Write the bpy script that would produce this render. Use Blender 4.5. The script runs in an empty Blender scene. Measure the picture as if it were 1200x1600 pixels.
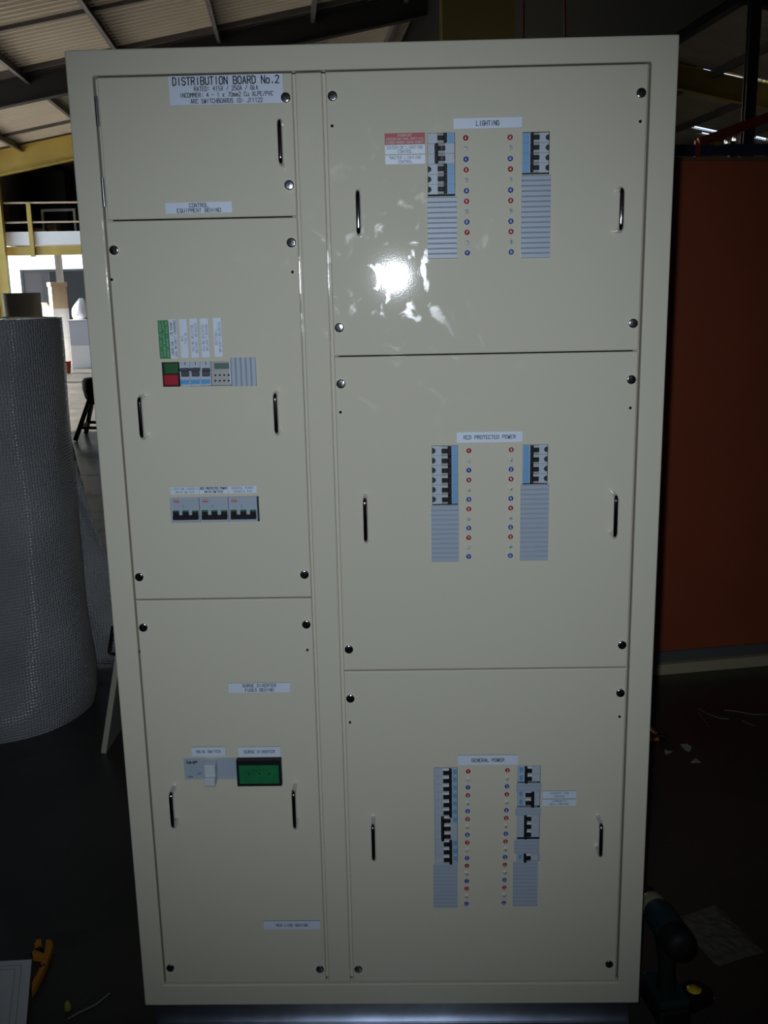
import bpy, bmesh, math, random
from mathutils import Vector, Matrix
random.seed(7)
scene = bpy.context.scene
col = scene.collection

# ------------------------------------------------------------------ camera, world, lights, exposure
FPX = 1550.0                                   # focal length in pixels of the 1200x1600 frame
CAM = Vector((0.5618, -1.7899, 1.5589))
PITCH, YAW, ROLL = math.radians(77.230), math.radians(1.2592), math.radians(-1.1847)
RC = Matrix.Rotation(YAW, 3, 'Z') @ Matrix.Rotation(PITCH, 3, 'X') @ Matrix.Rotation(ROLL, 3, 'Z')
cd = bpy.data.cameras.new('camera')
cam = bpy.data.objects.new('camera', cd)
col.objects.link(cam)
cam.matrix_world = Matrix.Translation(CAM) @ RC.to_4x4()
cd.sensor_fit = 'VERTICAL'
cd.sensor_height = 32.0
cd.sensor_width = 24.0
cd.lens = FPX * 32.0 / 1600.0
cd.clip_start = 0.05
cd.clip_end = 300
scene.camera = cam

world = bpy.data.worlds.new('world')
scene.world = world
world.use_nodes = True
wn = world.node_tree
wn.nodes.clear()
sky = wn.nodes.new('ShaderNodeTexSky')
sky.sky_type = 'HOSEK_WILKIE'
sky.turbidity = 3.0
sky.sun_direction = (-0.85, 0.20, 0.45)
bg = wn.nodes.new('ShaderNodeBackground')
bg.inputs['Strength'].default_value = 16.0
wo = wn.nodes.new('ShaderNodeOutputWorld')
wn.links.new(sky.outputs[0], bg.inputs['Color'])
wn.links.new(bg.outputs[0], wo.inputs['Surface'])

def lamp(name, kind, loc, energy, color=(1, 1, 1)):
    d = bpy.data.lights.new(name, kind)
    d.energy = energy
    d.color = color
    o = bpy.data.objects.new(name, d)
    o.location = loc
    col.objects.link(o)
    return o

SUN_DIR = Vector((0.85, -0.20, -0.45)).normalized()       # direction the sunlight travels
sun = lamp('sun', 'SUN', (-30, 40, 25), 42.0, (1.0, 0.95, 0.86))
sun.data.angle = math.radians(0.6)
sun.rotation_euler = SUN_DIR.to_track_quat('-Z', 'Y').to_euler()

# the camera's own flash, a few centimetres up and left of the lens
flash = lamp('camera_flash', 'SPOT', (0.536, -1.79, 1.595), 60.0, (0.90, 1.0, 1.12))
flash.data.spot_size = math.radians(80)
flash.data.spot_blend = 1.0
flash.data.shadow_soft_size = 0.009
flash.rotation_euler = (RC @ Vector((0, 0.0, -1))).to_track_quat('-Z', 'Y').to_euler()

vs = scene.view_settings
vs.view_transform = 'Standard'
vs.look = 'None'
vs.gamma = 1.0
vs.use_curve_mapping = False
vs.exposure = 0.0

# ------------------------------------------------------------------ pixel helpers (a pixel is a direction; the surface gives the distance)
def ray(u, v):
    return RC @ Vector(((u - 600) / FPX, -(v - 800) / FPX, -1))
def at_y(u, v, y=0.0):
    d = ray(u, v)
    return CAM + d * ((y - CAM.y) / d.y)
def on_floor(u, v, z=0.0):
    d = ray(u, v)
    return CAM + d * ((z - CAM.z) / d.z)

# ------------------------------------------------------------------ materials
MATS = {}
def mat(name, color, rough=0.5, metal=0.0, spec=0.5, noise=None, bump=None, coat=0.0, emit=None, alpha=1.0, trans=0.0, rnoise=None):
    """noise=(scale, amount): colour wear; bump=(scale, strength, kind); rnoise=(scale, low, high): roughness patches"""
    if name in MATS:
        return MATS[name]
    m = bpy.data.materials.new(name)
    m.use_nodes = True
    nt = m.node_tree
    b = nt.nodes['Principled BSDF']
    b.inputs['Base Color'].default_value = (*color, 1)
    b.inputs['Roughness'].default_value = rough
    b.inputs['Metallic'].default_value = metal
    b.inputs['Specular IOR Level'].default_value = spec
    b.inputs['Coat Weight'].default_value = coat
    b.inputs['Alpha'].default_value = alpha
    b.inputs['Transmission Weight'].default_value = trans
    tc = nt.nodes.new('ShaderNodeTexCoord')
    if noise:
        n = nt.nodes.new('ShaderNodeTexNoise')
        n.inputs['Scale'].default_value = noise[0]
        n.inputs['Detail'].default_value = 6
        nt.links.new(tc.outputs['Object'], n.inputs['Vector'])
        r = nt.nodes.new('ShaderNodeMapRange')
        r.inputs['From Min'].default_value = 0.25
        r.inputs['From Max'].default_value = 0.75
        r.inputs['To Min'].default_value = 1 - noise[1]
        r.inputs['To Max'].default_value = 1 + noise[1]
        nt.links.new(n.outputs['Fac'], r.inputs['Value'])
        mx = nt.nodes.new('ShaderNodeVectorMath')
        mx.operation = 'SCALE'
        mx.inputs[0].default_value = color
        nt.links.new(r.outputs[0], mx.inputs['Scale'])
        nt.links.new(mx.outputs[0], b.inputs['Base Color'])
    if rnoise:
        n = nt.nodes.new('ShaderNodeTexNoise')
        n.inputs['Scale'].default_value = rnoise[0]
        n.inputs['Detail'].default_value = 3
        n.inputs['Distortion'].default_value = 1.2
        nt.links.new(tc.outputs['Object'], n.inputs['Vector'])
        r = nt.nodes.new('ShaderNodeMapRange')
        r.inputs['From Min'].default_value = 0.56
        r.inputs['From Max'].default_value = 0.70
        r.inputs['To Min'].default_value = rnoise[1]
        r.inputs['To Max'].default_value = rnoise[2]
        nt.links.new(n.outputs['Fac'], r.inputs['Value'])
        nt.links.new(r.outputs[0], b.inputs['Roughness'])
    if bump:
        kind = bump[2] if len(bump) > 2 else 'noise'
        if kind == 'noise':
            n = nt.nodes.new('ShaderNodeTexNoise')
            n.inputs['Scale'].default_value = bump[0]
            n.inputs['Detail'].default_value = 4
        else:
            n = nt.nodes.new('ShaderNodeTexVoronoi')
            n.inputs['Scale'].default_value = bump[0]
            n.inputs['Randomness'].default_value = 0.15
        nt.links.new(tc.outputs['Object'], n.inputs['Vector'])
        bp = nt.nodes.new('ShaderNodeBump')
        bp.inputs['Strength'].default_value = bump[1]
        bp.inputs['Distance'].default_value = 0.004
        nt.links.new(n.outputs[0], bp.inputs['Height'])
        nt.links.new(bp.outputs[0], b.inputs['Normal'])
    if emit:
        b.inputs['Emission Color'].default_value = (*emit[0], 1)
        b.inputs['Emission Strength'].default_value = emit[1]
    MATS[name] = m
    return m

PAINT = mat('cream_powder_coat', (0.60, 0.575, 0.465), rough=0.08, rnoise=(20, 0.045, 0.20), bump=(420, 0.012))
INNER = mat('dark_interior', (0.06, 0.06, 0.06), rough=0.7)
LABEL = mat('white_traffolyte', (0.63, 0.71, 0.84), rough=0.35)
REDLAB = mat('red_traffolyte', (0.36, 0.015, 0.03), rough=0.35)
GRNLAB = mat('green_traffolyte', (0.02, 0.20, 0.06), rough=0.35)
INK = mat('engraved_black', (0.02, 0.022, 0.03), rough=0.6)
INKW = mat('engraved_white', (0.70, 0.70, 0.70), rough=0.6)
INKG = mat('engraved_pale_green', (0.35, 0.55, 0.42), rough=0.6)
CHROME = mat('chrome', (0.62, 0.62, 0.65), rough=0.08, metal=1.0)
FAST = mat('fastener_chrome', (0.50, 0.51, 0.54), rough=0.16, metal=1.0)
STEEL = mat('zinc_steel', (0.50, 0.52, 0.56), rough=0.22, metal=1.0)
GREYP = mat('grey_plastic', (0.34, 0.40, 0.48), rough=0.42)
BODYP = mat('breaker_grey_plastic', (0.40, 0.46, 0.53), rough=0.45, noise=(300, 0.12))
DRUM = mat('breaker_pale_drum', (0.42, 0.46, 0.44), rough=0.45)
BLACKP = mat('black_plastic', (0.010, 0.011, 0.013), rough=0.5, spec=0.2)
DARKG = mat('dark_hole', (0.018, 0.024, 0.026), rough=0.7)
BLUEP = mat('blue_print', (0.12, 0.32, 0.58), rough=0.45)
REDM = mat('red_flag', (0.12, 0.006, 0.012), rough=0.45)
REDP = mat('red_plastic', (0.36, 0.012, 0.03), rough=0.3)
BLUED = mat('blue_plastic', (0.022, 0.06, 0.34), rough=0.3)
WHITED = mat('white_plastic', (0.60, 0.61, 0.56), rough=0.3)
GREENB = mat('green_button', (0.008, 0.085, 0.022), rough=0.35)
GREENF = mat('green_face', (0.012, 0.16, 0.055), rough=0.4, noise=(60, 0.2))
GREENI = mat('green_indicator', (0.02, 0.13, 0.05), rough=0.4)
TOGGLEG = mat('charcoal_toggle', (0.045, 0.05, 0.065), rough=0.4)
BLUES = mat('blue_band', (0.07, 0.30, 0.60), rough=0.4)
LCD = mat('lcd_green', (0.10, 0.17, 0.14), rough=0.25)
CLOCKP = mat('clock_grey', (0.36, 0.37, 0.36), rough=0.4)
ORANGEP = mat('orange_print', (0.50, 0.10, 0.05), rough=0.5)
SWWHITE = mat('pale_toggle', (0.52, 0.58, 0.62), rough=0.35)
GALV = mat('galvanised_steel', (0.42, 0.46, 0.54), rough=0.30, metal=1.0, noise=(14, 0.25))

# ------------------------------------------------------------------ mesh helpers
class MB:
    def __init__(s):
        s.v, s.f, s.m, s.sm = [], [], [], []
    def add(s, verts, faces, mi=0, smooth=False):
        o = len(s.v)
        s.v += [Vector(p) for p in verts]
        for f in faces:
            s.f.append([i + o for i in f]); s.m.append(mi); s.sm.append(smooth)
        return s
    def box(s, x0, x1, y0, y1, z0, z1, mi=0):
        return s.add([(x, y, z) for z in (z0, z1) for y in (y0, y1) for x in (x0, x1)],
                     [(0, 2, 3, 1), (4, 5, 7, 6), (0, 1, 5, 4), (2, 6, 7, 3), (0, 4, 6, 2), (1, 3, 7, 5)], mi)
    def hexa(s, p, mi=0):        # 8 points: bottom ring then top ring
        return s.add(p, [(3, 2, 1, 0), (4, 5, 6, 7), (0, 1, 5, 4), (1, 2, 6, 5), (2, 3, 7, 6), (3, 0, 4, 7)], mi)
    def beam(s, a, b, w, h, up=(0, 0, 1), mi=0):
        a, b = Vector(a), Vector(b)
        d = (b - a).normalized()
        side = d.cross(Vector(up)).normalized() * (w / 2)
        u = side.normalized().cross(d).normalized() * (h / 2)
        p = [q + side * sx + u * su for q in (a, b) for sx, su in ((-1, -1), (1, -1), (1, 1), (-1, 1))]
        return s.hexa(p, mi)
    def tube(s, pts, r, n=10, mi=0, caps=True):
        pts = [Vector(p) for p in pts]
        rs = r if isinstance(r, (list, tuple)) else [r] * len(pts)
        rings = []
        prev = None
        for i, p in enumerate(pts):
            t = (pts[min(i + 1, len(pts) - 1)] - pts[max(i - 1, 0)]).normalized()
            if prev is None:
                ref = Vector((0, 0, 1)) if abs(t.z) < 0.9 else Vector((1, 0, 0))
                x = t.cross(ref).normalized()
            else:
                x = (prev - t * prev.dot(t)).normalized()
            prev = x
            y = t.cross(x)
            rings.append([p + (x * math.cos(k * 2 * math.pi / n) + y * math.sin(k * 2 * math.pi / n)) * rs[i] for k in range(n)])
        v = [q for ring in rings for q in ring]
        f = [(i * n + k, i * n + (k + 1) % n, (i + 1) * n + (k + 1) % n, (i + 1) * n + k) for i in range(len(pts) - 1) for k in range(n)]
        s.add(v, f, mi, True)
        if caps:
            s.add(rings[0], [tuple(range(n))[::-1]], mi); s.add(rings[-1], [tuple(range(n))], mi)
        return s
    def lathe(s, prof, origin=(0, 0, 0), axis='z', n=24, mi=0, smooth=True):
        """prof: list of (r, h) along the axis"""
        o = Vector(origin)
        v = []
        for r, h in prof:
            for k in range(n):
                c, q = r * math.cos(2 * math.pi * k / n), r * math.sin(2 * math.pi * k / n)
                v.append(o + (Vector((c, q, h)) if axis == 'z' else Vector((c, -h, q)) if axis == 'y' else Vector((h, c, q))))
        f = [(i * n + k, i * n + (k + 1) % n, (i + 1) * n + (k + 1) % n, (i + 1) * n + k) for i in range(len(prof) - 1) for k in range(n)]
        s.add(v, f, mi, smooth)
        if prof[0][0] > 1e-6: s.add(v[:n], [tuple(range(n))[::-1]], mi)
        if prof[-1][0] > 1e-6: s.add(v[-n:], [tuple(range(n))], mi)
        return s
    def xform(s, M):
        s.v = [M @ p for p in s.v]
        return s

def make_mesh(name, mb, mats, origin=Vector((0, 0, 0)), bevel=0.0, seg=2):
    me = bpy.data.meshes.new(name)
    me.from_pydata([tuple(p - origin) for p in mb.v], [], mb.f)
    for m in (mats if isinstance(mats, (list, tuple)) else [mats]):
        me.materials.append(m)
    for p, mi, sm in zip(me.polygons, mb.m, mb.sm):
        p.material_index = mi; p.use_smooth = sm
    bm = bmesh.new(); bm.from_mesh(me)
    if bevel > 0:
        bmesh.ops.remove_doubles(bm, verts=bm.verts, dist=1e-6)
        es = [e for e in bm.edges if len(e.link_faces) == 2 and e.calc_face_angle(0) > 0.6]
        bmesh.ops.bevel(bm, geom=es, offset=bevel, segments=seg, profile=0.5, affect='EDGES')
    bmesh.ops.recalc_face_normals(bm, faces=bm.faces)
    bm.to_mesh(me); bm.free()
    me.update()
    return me

def base_of(parent):
    p = Vector((0, 0, 0))
    while parent is not None:
        p += parent.location; parent = parent.parent
    return p

def obj(name, mb, mats, parent=None, bevel=0.0, seg=2, label=None):
    """links one mesh object whose vertices were given in world coordinates"""
    lo = Vector([min(p[i] for p in mb.v) for i in range(3)]); hi = Vector([max(p[i] for p in mb.v) for i in range(3)])
    c = (lo + hi) / 2
    if parent is None: c.z = lo.z
    o = bpy.data.objects.new(name, make_mesh(name, mb, mats, c, bevel, seg))
    col.objects.link(o)
    o.parent = parent
    o.location = c - base_of(parent)
    if label: o['label'] = label
    return o

def inst(name, mesh, loc, parent=None, label=None):
    o = bpy.data.objects.new(name, mesh)
    col.objects.link(o)
    o.parent = parent
    o.location = Vector(loc) - base_of(parent)
    if label: o['label'] = label
    return o

def tag(o, label, cat, group=None):
    o['label'] = label; o['category'] = cat
    if group: o['group'] = group
    return o

def thing(name, label, cat, loc, group=None):
    o = bpy.data.objects.new(name, None)
    o.empty_display_size = 0.1
    col.objects.link(o)
    o.location = loc
    return tag(o, label, cat, group)

def struct(o, label=None):
    o['kind'] = 'structure'
    if label: o['label'] = label
    return o

# ------------------------------------------------------------------ stroke lettering
GLYPH = {
 'A': '00 26 40;12 32', 'B': '00 06 36 45 44 33 03;33 42 41 30 00', 'C': '45 36 16 05 01 10 30 41', 'D': '00 06 26 45 41 20 00',
 'E': '46 06 00 40;03 33', 'F': '46 06 00;03 33', 'G': '45 36 16 05 01 10 30 41 43 23', 'H': '00 06;40 46;03 43', 'I': '20 26',
 'J': '46 41 30 10 01', 'K': '00 06;46 03 40', 'L': '06 00 40', 'M': '00 06 23 46 40', 'N': '00 06 40 46', 'O': '16 05 01 10 30 41 45 36 16',
 'P': '00 06 36 45 44 33 03', 'Q': '16 05 01 10 30 41 45 36 16;22 40', 'R': '00 06 36 45 44 33 03;23 40', 'S': '45 36 16 05 04 13 33 42 41 30 10 01',
 'T': '06 46;26 20', 'U': '06 01 10 30 41 46', 'V': '06 20 46', 'W': '06 10 24 30 46', 'X': '00 46;06 40', 'Y': '06 23 46;23 20', 'Z': '06 46 00 40',
 '0': '16 05 01 10 30 41 45 36 16', '1': '15 26 20', '2': '05 16 36 45 44 00 40', '3': '05 16 36 45 44 33 13;33 42 41 30 10 01',
 '4': '30 36 02 42', '5': '46 06 03 33 42 41 30 00', '6': '45 36 16 05 01 10 30 41 42 33 03', '7': '06 46 10',
 '8': '13 04 05 16 36 45 44 33 13 02 01 10 30 41 42 33', '9': '01 10 30 41 45 36 16 05 04 13 43',
 '.': '20 21', ':': '21 22;24 25', '/': '00 46', '-': '03 43', '&': '40 05 16 25 01 10 20 42', ',': '10 21',
 'o': '14 03 01 10 30 41 43 34 14', 'k': '00 06;34 02 30', 'x': '00 34;04 30', 'm': '00 04;03 14 23 20;23 34 43 40', 'u': '04 01 10 30 41;44 40'}
def text_mb(lines, x0, x1, z0, z1, y, heights, weight=0.13, rot=False, wide=1.0):
    """lines centred in a rectangle of the plane y; heights = cap height of each line in metres; rot = reads top to bottom"""
    mb = MB()
    W, H = (x1 - x0, z1 - z0) if not rot else (z1 - z0, x1 - x0)
    if not isinstance(heights, (list, tuple)): heights = [heights] * len(lines)
    gap = (H - sum(heights)) / (len(lines) + 0.6)
    cy = H - gap * 0.8
    cx, cz = (x0 + x1) / 2, (z0 + z1) / 2
    for ln, h in zip(lines, heights):
        cw = h * 0.62 * wide; adv = cw * 1.45
        tot = adv * len(ln) - (adv - cw)
        if tot > W * 0.93:
            k = W * 0.93 / tot; cw *= k; adv *= k; tot *= k
        px = -tot / 2
        base = cy - h - H / 2
        th = h * weight / 2
        for ch in ln:
            for st in GLYPH.get(ch, '').split(';'):
                pts = [Vector((px + int(q[0]) / 4 * cw, base + int(q[1]) / 6 * h)) for q in st.split()]
                for a, b in zip(pts, pts[1:]):
                    d = (b - a).normalized(); nn = Vector((-d.y, d.x)) * th; e = d * th * 0.8
                    quad = [a - e - nn, b + e - nn, b + e + nn, a - e + nn]
                    if rot: vs_ = [(cx + q.y, y, cz - q.x) for q in quad]
                    else: vs_ = [(cx + q.x, y, cz + q.y) for q in quad]
                    mb.add(vs_, [(0, 1, 2, 3)])
            px += adv
        cy -= h + gap
    return mb

# ------------------------------------------------------------------ the building shell (its axes are turned 6.6 degrees to the board)
TH = math.radians(6.6)
AX, DX = Vector((math.cos(TH), math.sin(TH), 0)), Vector((-math.sin(TH), math.cos(TH), 0))
def W(a, d, z=0.0):
    return AX * a + DX * d + Vector((0, 0, z))
def AD(p):
    return p.dot(AX), p.dot(DX)
A0, RIDGE, A1, D0, D1 = -6.65, 6.8, 20.5, -7.0, 37.0
EAVE, SL = 4.92, 0.2
def roof_z(a):
    return EAVE + SL * (a - A0) if a < RIDGE else EAVE + SL * (RIDGE - A0) - SL * (a - RIDGE)
def on_roof(u, v, drop=0.0):
    d = ray(u, v); t = 3.0
    for _ in range(4000):
        p = CAM + d * t
        if p.z > roof_z(p.dot(AX)) - drop: return p
        t += 0.02
    return p
def wbox(mb, a0, a1, d0, d1, z0, z1, mi=0):
    return mb.hexa([W(a0, d0, z0), W(a1, d0, z0), W(a1, d1, z0), W(a0, d1, z0), W(a0, d0, z1), W(a1, d0, z1), W(a1, d1, z1), W(a0, d1, z1)], mi)

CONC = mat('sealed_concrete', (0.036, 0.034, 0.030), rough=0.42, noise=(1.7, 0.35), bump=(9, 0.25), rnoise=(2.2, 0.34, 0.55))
ROOFM = mat('corrugated_zinc_roof', (0.40, 0.35, 0.28), rough=0.5, noise=(0.6, 0.15))
WALLM = mat('cladding_brown_grey', (0.20, 0.17, 0.14), rough=0.7, noise=(2, 0.2))
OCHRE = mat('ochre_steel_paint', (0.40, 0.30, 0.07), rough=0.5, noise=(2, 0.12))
PURL = mat('galvanised_purlin', (0.10, 0.09, 0.09), rough=0.5, metal=0.3)
WHITEP = mat('white_fascia', (0.72, 0.75, 0.82), rough=0.5)

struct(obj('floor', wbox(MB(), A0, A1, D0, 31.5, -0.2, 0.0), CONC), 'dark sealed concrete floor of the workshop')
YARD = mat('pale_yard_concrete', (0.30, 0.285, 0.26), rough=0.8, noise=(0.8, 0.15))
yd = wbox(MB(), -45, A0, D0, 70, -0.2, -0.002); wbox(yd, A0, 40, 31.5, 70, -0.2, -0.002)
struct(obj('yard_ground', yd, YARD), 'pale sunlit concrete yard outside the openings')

SLITS = []                                        # day-lit gaps in the far slope of the roof
def slit(u0, v0, u1, v1, wid):
    p, q = AD(on_roof(u0, v0)), AD(on_roof(u1, v1))
    SLITS.append((min(p[0], q[0]), max(p[0], q[0]), (p[1] + q[1]) / 2, wid))
for s_ in ((1040, 102, 1071, 105, .20), (1094, 110, 1166, 121, .22), (1079, 117, 1166, 130, .16), (1181, 123, 1194, 125, .24),
           (1040, 200, 1066, 202, .22), (1081, 198, 1127, 205, .26), (1095, 207, 1113, 210, .20), (1143, 215, 1164, 218, .22), (1179, 213, 1199, 217, .26)):
    slit(*s_)
def corrugated(a0, a1, slope_sign):
    mb = MB(); pitch, amp, n = 0.20, 0.046, 6
    steps = int((D1 - D0) / pitch * n)
    ds = [D0 + i * pitch / n for i in range(steps + 1)]
    hs = [amp * math.cos(2 * math.pi * i / n + 0.4) for i in range(steps + 1)]
    for i in range(steps):
        dm = (ds[i] + ds[i + 1]) / 2
        cuts = sorted((h[0], h[1]) for h in SLITS if abs(dm - h[2]) < h[3] / 2 and h[1] > a0 and h[0] < a1)
        x = a0; spans = []
        for c0, c1 in cuts:
            if c0 > x: spans.append((x, c0))
            x = max(x, c1)
        if x < a1: spans.append((x, a1))
        for p, q in spans:
            mb.add([W(p, ds[i], roof_z(p) + hs[i]), W(q, ds[i], roof_z(q) + hs[i]), W(q, ds[i + 1], roof_z(q) + hs[i + 1]), W(p, ds[i + 1], roof_z(p) + hs[i + 1])], [(0, 1, 2, 3)])
    return mb
ceil_o = struct(obj('ceiling', corrugated(A0 - 0.3, RIDGE, 1), ROOFM), 'corrugated metal roof sheeting')
obj('far_slope_sheeting', corrugated(RIDGE, A1 + 0.3, -1), ROOFM, ceil_o)

wl = MB()
wbox(wl, A0 - 0.15, A0, D0, 11.2, 0, EAVE)
wbox(wl, A0 - 0.15, A0, 31.2, 31.6, 0, EAVE)
wbox(wl, A0 - 0.15, A0, 11.2, 24.0, 4.5, EAVE)
wbox(wl, A0 - 0.15, A0, 24.0, 31.2, 2.80, EAVE)
struct(obj('wall_left', wl, WALLM))
zt = roof_z(RIDGE)
def gable(d0, d1, hole=None, dr=None):
    mb = MB()
    def seg(a0, a1, z0):
        mb.hexa([W(a0, d0, z0), W(a1, d0, z0), W(a1, d1, z0), W(a0, d1, z0), W(a0, d0, roof_z(a0)), W(a1, d0, roof_z(a1)), W(a1, d1, roof_z(a1)), W(a0, d1, roof_z(a0))])
    if hole:
        seg(A0, hole[0], hole[1]); seg(hole[0], RIDGE, 0)
    else:
        seg(A0, RIDGE, 0)
    if dr: d0, d1 = dr
    seg(RIDGE, A1, 0)
    return mb
struct(obj('wall_back', gable(31.4, 31.6, (0.0, 2.85), (D1 - .2, D1)), WALLM))
struct(obj('wall_return', wbox(MB(), RIDGE - .1, RIDGE + .1, 31.4, D1, 0, roof_z(RIDGE) - .06), WALLM))
struct(obj('wall_front', gable(D0, D0 + 0.15), WALLM))
struct(obj('wall_right', wbox(MB(), A1, A1 + 0.15, D0, D1, 0, EAVE), WALLM))

BLOCKW = mat('light_block_sheet', (0.010, 0.010, 0.009), rough=0.9, spec=0.05)
SHADEST = mat('shaded_frame_steel', (0.018, 0.017, 0.018), rough=0.6, spec=0.3)  # shade on the nearer portal frames, put into their base colour
blk = MB()  # added hanging sheet, keeps daylight off the right-hand roof
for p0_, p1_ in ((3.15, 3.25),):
    blk.hexa([W(p0_, D0 + .2, 3.25), W(p1_, D0 + .2, 3.25), W(p1_, 31.3, 3.25), W(p0_, 31.3, 3.25), W(p0_, D0 + .2, roof_z(p0_) - .02), W(p1_, D0 + .2, roof_z(p1_) - .02), W(p1_, 31.3, roof_z(p1_) - .02), W(p0_, 31.3, roof_z(p0_) - .02)])
struct(obj('wall_light_block', blk, BLOCKW), 'added dark hanging sheet that blocks light to the far bay')
# portal frames: a rafter under each slope and a column at the left wall
for i, d in enumerate((5.0, 11.3, 17.65, 23.9)):
    fr = struct(bpy.data.objects.new('portal_frame', None)); col.objects.link(fr); fr.location = W(A0 + 0.15, d, 0)
    fr['label'] = 'ochre painted steel portal frame under the roof' if i == 3 else 'steel portal frame under the roof, shade put into its colour'
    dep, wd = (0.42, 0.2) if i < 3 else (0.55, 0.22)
    mb = MB()
    for sgn in (-1, 1):                            # flanges
        zz = -0.10 if sgn > 0 else -0.10 - dep
        for p, q in ((A0, RIDGE), (RIDGE, A1)):
            mb.hexa([W(p, d - wd / 2, roof_z(p) + zz), W(q, d - wd / 2, roof_z(q) + zz), W(q, d + wd / 2, roof_z(q) + zz), W(p, d + wd / 2, roof_z(p) + zz),
                     W(p, d - wd / 2, roof_z(p) + zz + .02), W(q, d - wd / 2, roof_z(q) + zz + .02), W(q, d + wd / 2, roof_z(q) + zz + .02), W(p, d + wd / 2, roof_z(p) + zz + .02)])
    for p, q in ((A0, RIDGE), (RIDGE, A1)):        # web
        mb.hexa([W(p, d - .008, roof_z(p) - .1 - dep), W(q, d - .008, roof_z(q) - .1 - dep), W(q, d + .008, roof_z(q) - .1 - dep), W(p, d + .008, roof_z(p) - .1 - dep),
                 W(p, d - .008, roof_z(p) - .08), W(q, d - .008, roof_z(q) - .08), W(q, d + .008, roof_z(q) - .08), W(p, d + .008, roof_z(p) - .08)])
    obj('rafter', mb, OCHRE if i == 3 else SHADEST, fr)
    mc = MB()
    wbox(mc, A0 + .0, A0 + .02, d - .1, d + .1, 0, EAVE - .1); wbox(mc, A0 + .28, A0 + .30, d - .1, d + .1, 0, EAVE - .1); wbox(mc, A0 + .02, A0 + .28, d - .008, d + .008, 0, EAVE - .1)
    obj('column', mc, OCHRE if i == 3 else SHADEST, fr)

# purlins along the building and thin dark strips across them
pa = [AD(on_roof(u, v, 0.1))[0] for u, v in ((20, 100), (128, 5), (328, 5))]
print('purlin a', pa)
step = (pa[2] - pa[0]) / 2
k = 0
a = pa[0] - 2 * step
while a < A1:
    if a > A0 + .1:
        mb = MB(); rz = roof_z(a)
        wbox(mb, a - .035, a - .030, D0 + .2, 31.3, rz - .22, rz - .016); wbox(mb, a - .035, a + .035, D0 + .2, 31.3, rz - .22, rz - .215); wbox(mb, a - .035, a + .035, D0 + .2, 31.3, rz - .021, rz - .016)
        struct(obj('roof_purlin', mb, PURL), 'long galvanised purlin under the roof sheets')
    a += step
for u, v in ((65, 24), (105, 88), (60, 195)):
    d = AD(on_roof(u, v))[1]
    mb = MB().hexa([W(p, d + e, roof_z(p) + z) for z in (-.10, -.02) for p, e in ((A0, -.03), (RIDGE, -.03), (RIDGE, .03), (A0, .03))])
    struct(obj('roof_strip', mb, PURL), 'thin dark strip across the purlins')

# free-standing steel column behind the board
cb = at_y(747, 40, 4.6); cw = 0.215
mb = MB()
mb.box(cb.x - cw, cb.x + cw, 4.58, 4.60, 0, 6.55); mb.box(cb.x - cw, cb.x + cw, 4.88, 4.90, 0, 6.55); mb.box(cb.x - .006, cb.x + .006, 4.60, 4.88, 0, 6.55)
struct(obj('steel_column', mb, OCHRE), 'ochre painted steel column behind the switchboard')
dk = at_y(1174, 150, 9.0)
mb = MB(); mb.box(dk.x - .055, dk.x + .055, 9.0, 9.012, 0, 5.6); mb.box(dk.x - .055, dk.x + .055, 9.10, 9.112, 0, 5.6); mb.box(dk.x - .005, dk.x + .005, 9.012, 9.10, 0, 5.6)
struct(obj('steel_post', mb, PURL), 'dark thin steel post beyond the orange partition')

# mezzanine at the far end
mz = struct(bpy.data.objects.new('mezzanine', None)); col.objects.link(mz); mz.location = W(-2, 27, 0); mz['label'] = 'mezzanine floor with white fascia over the far opening'
obj('deck', wbox(MB(), A0, 3.0, 24.25, 31.3, 2.86, 3.0), WALLM, mz)
obj('fascia', wbox(MB(), A0 + .02, 3.0, 24.14, 24.22, 2.74, 3.06), WHITEP, mz, label='white fascia board')
obj('edge_beam', wbox(MB(), A0 + .02, 3.0, 24.16, 24.3, 2.50, 2.71), OCHRE, mz, label='ochre edge beam')
obj('upper_wall', wbox(MB(), A0, 3.0, 30.9, 31.1, 3.0, 5.2), WALLM, mz)
rl = thing('mezzanine_railing', 'thin pale tube railing with ochre posts along the mezzanine edge', 'railing', W(-4, 24.1, 2.5))
RAILM = mat('pale_rail_tube', (0.45, 0.38, 0.30), rough=0.4)
def rail(u0, v0, u1, v1, name):
    p = at_y(u0, v0, 23.3); q = at_y(u1, v1, 23.3)
    z = (p.z + q.z) / 2
    obj(name, MB().tube([W(A0 + .3, 24.08, z), W(3.0, 24.08, z)], .026, 8), RAILM, rl)
rail(15, 319, 120, 314, 'top_rail'); rail(15, 352, 122, 342, 'mid_rail')
pz = at_y(45, 318, 23.3)
a45 = AD(pz)[0]
for k in range(4):
    obj('post', wbox(MB(), a45 + k * 2.4 - .05, a45 + k * 2.4 + .05, 24.02, 24.12, 2.46, at_y(45, 317, 23.3).z), OCHRE, rl)

# ------------------------------------------------------------------ the distribution board
S, HP = 1.03, 0.10
XL, XR, XM, XN = 0.04284 * S, 0.95678 * S, 0.37274 * S, 0.42344 * S
ZT, ZTI, ZBI = HP + 1.80448 * S, HP + 1.76433 * S, HP + 0.04745 * S
DEPTH = 0.40
board = thing('distribution_board', 'tall cream steel electrical distribution board with six screwed front covers', 'switchboard', (S / 2, 0.2, 0))

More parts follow.
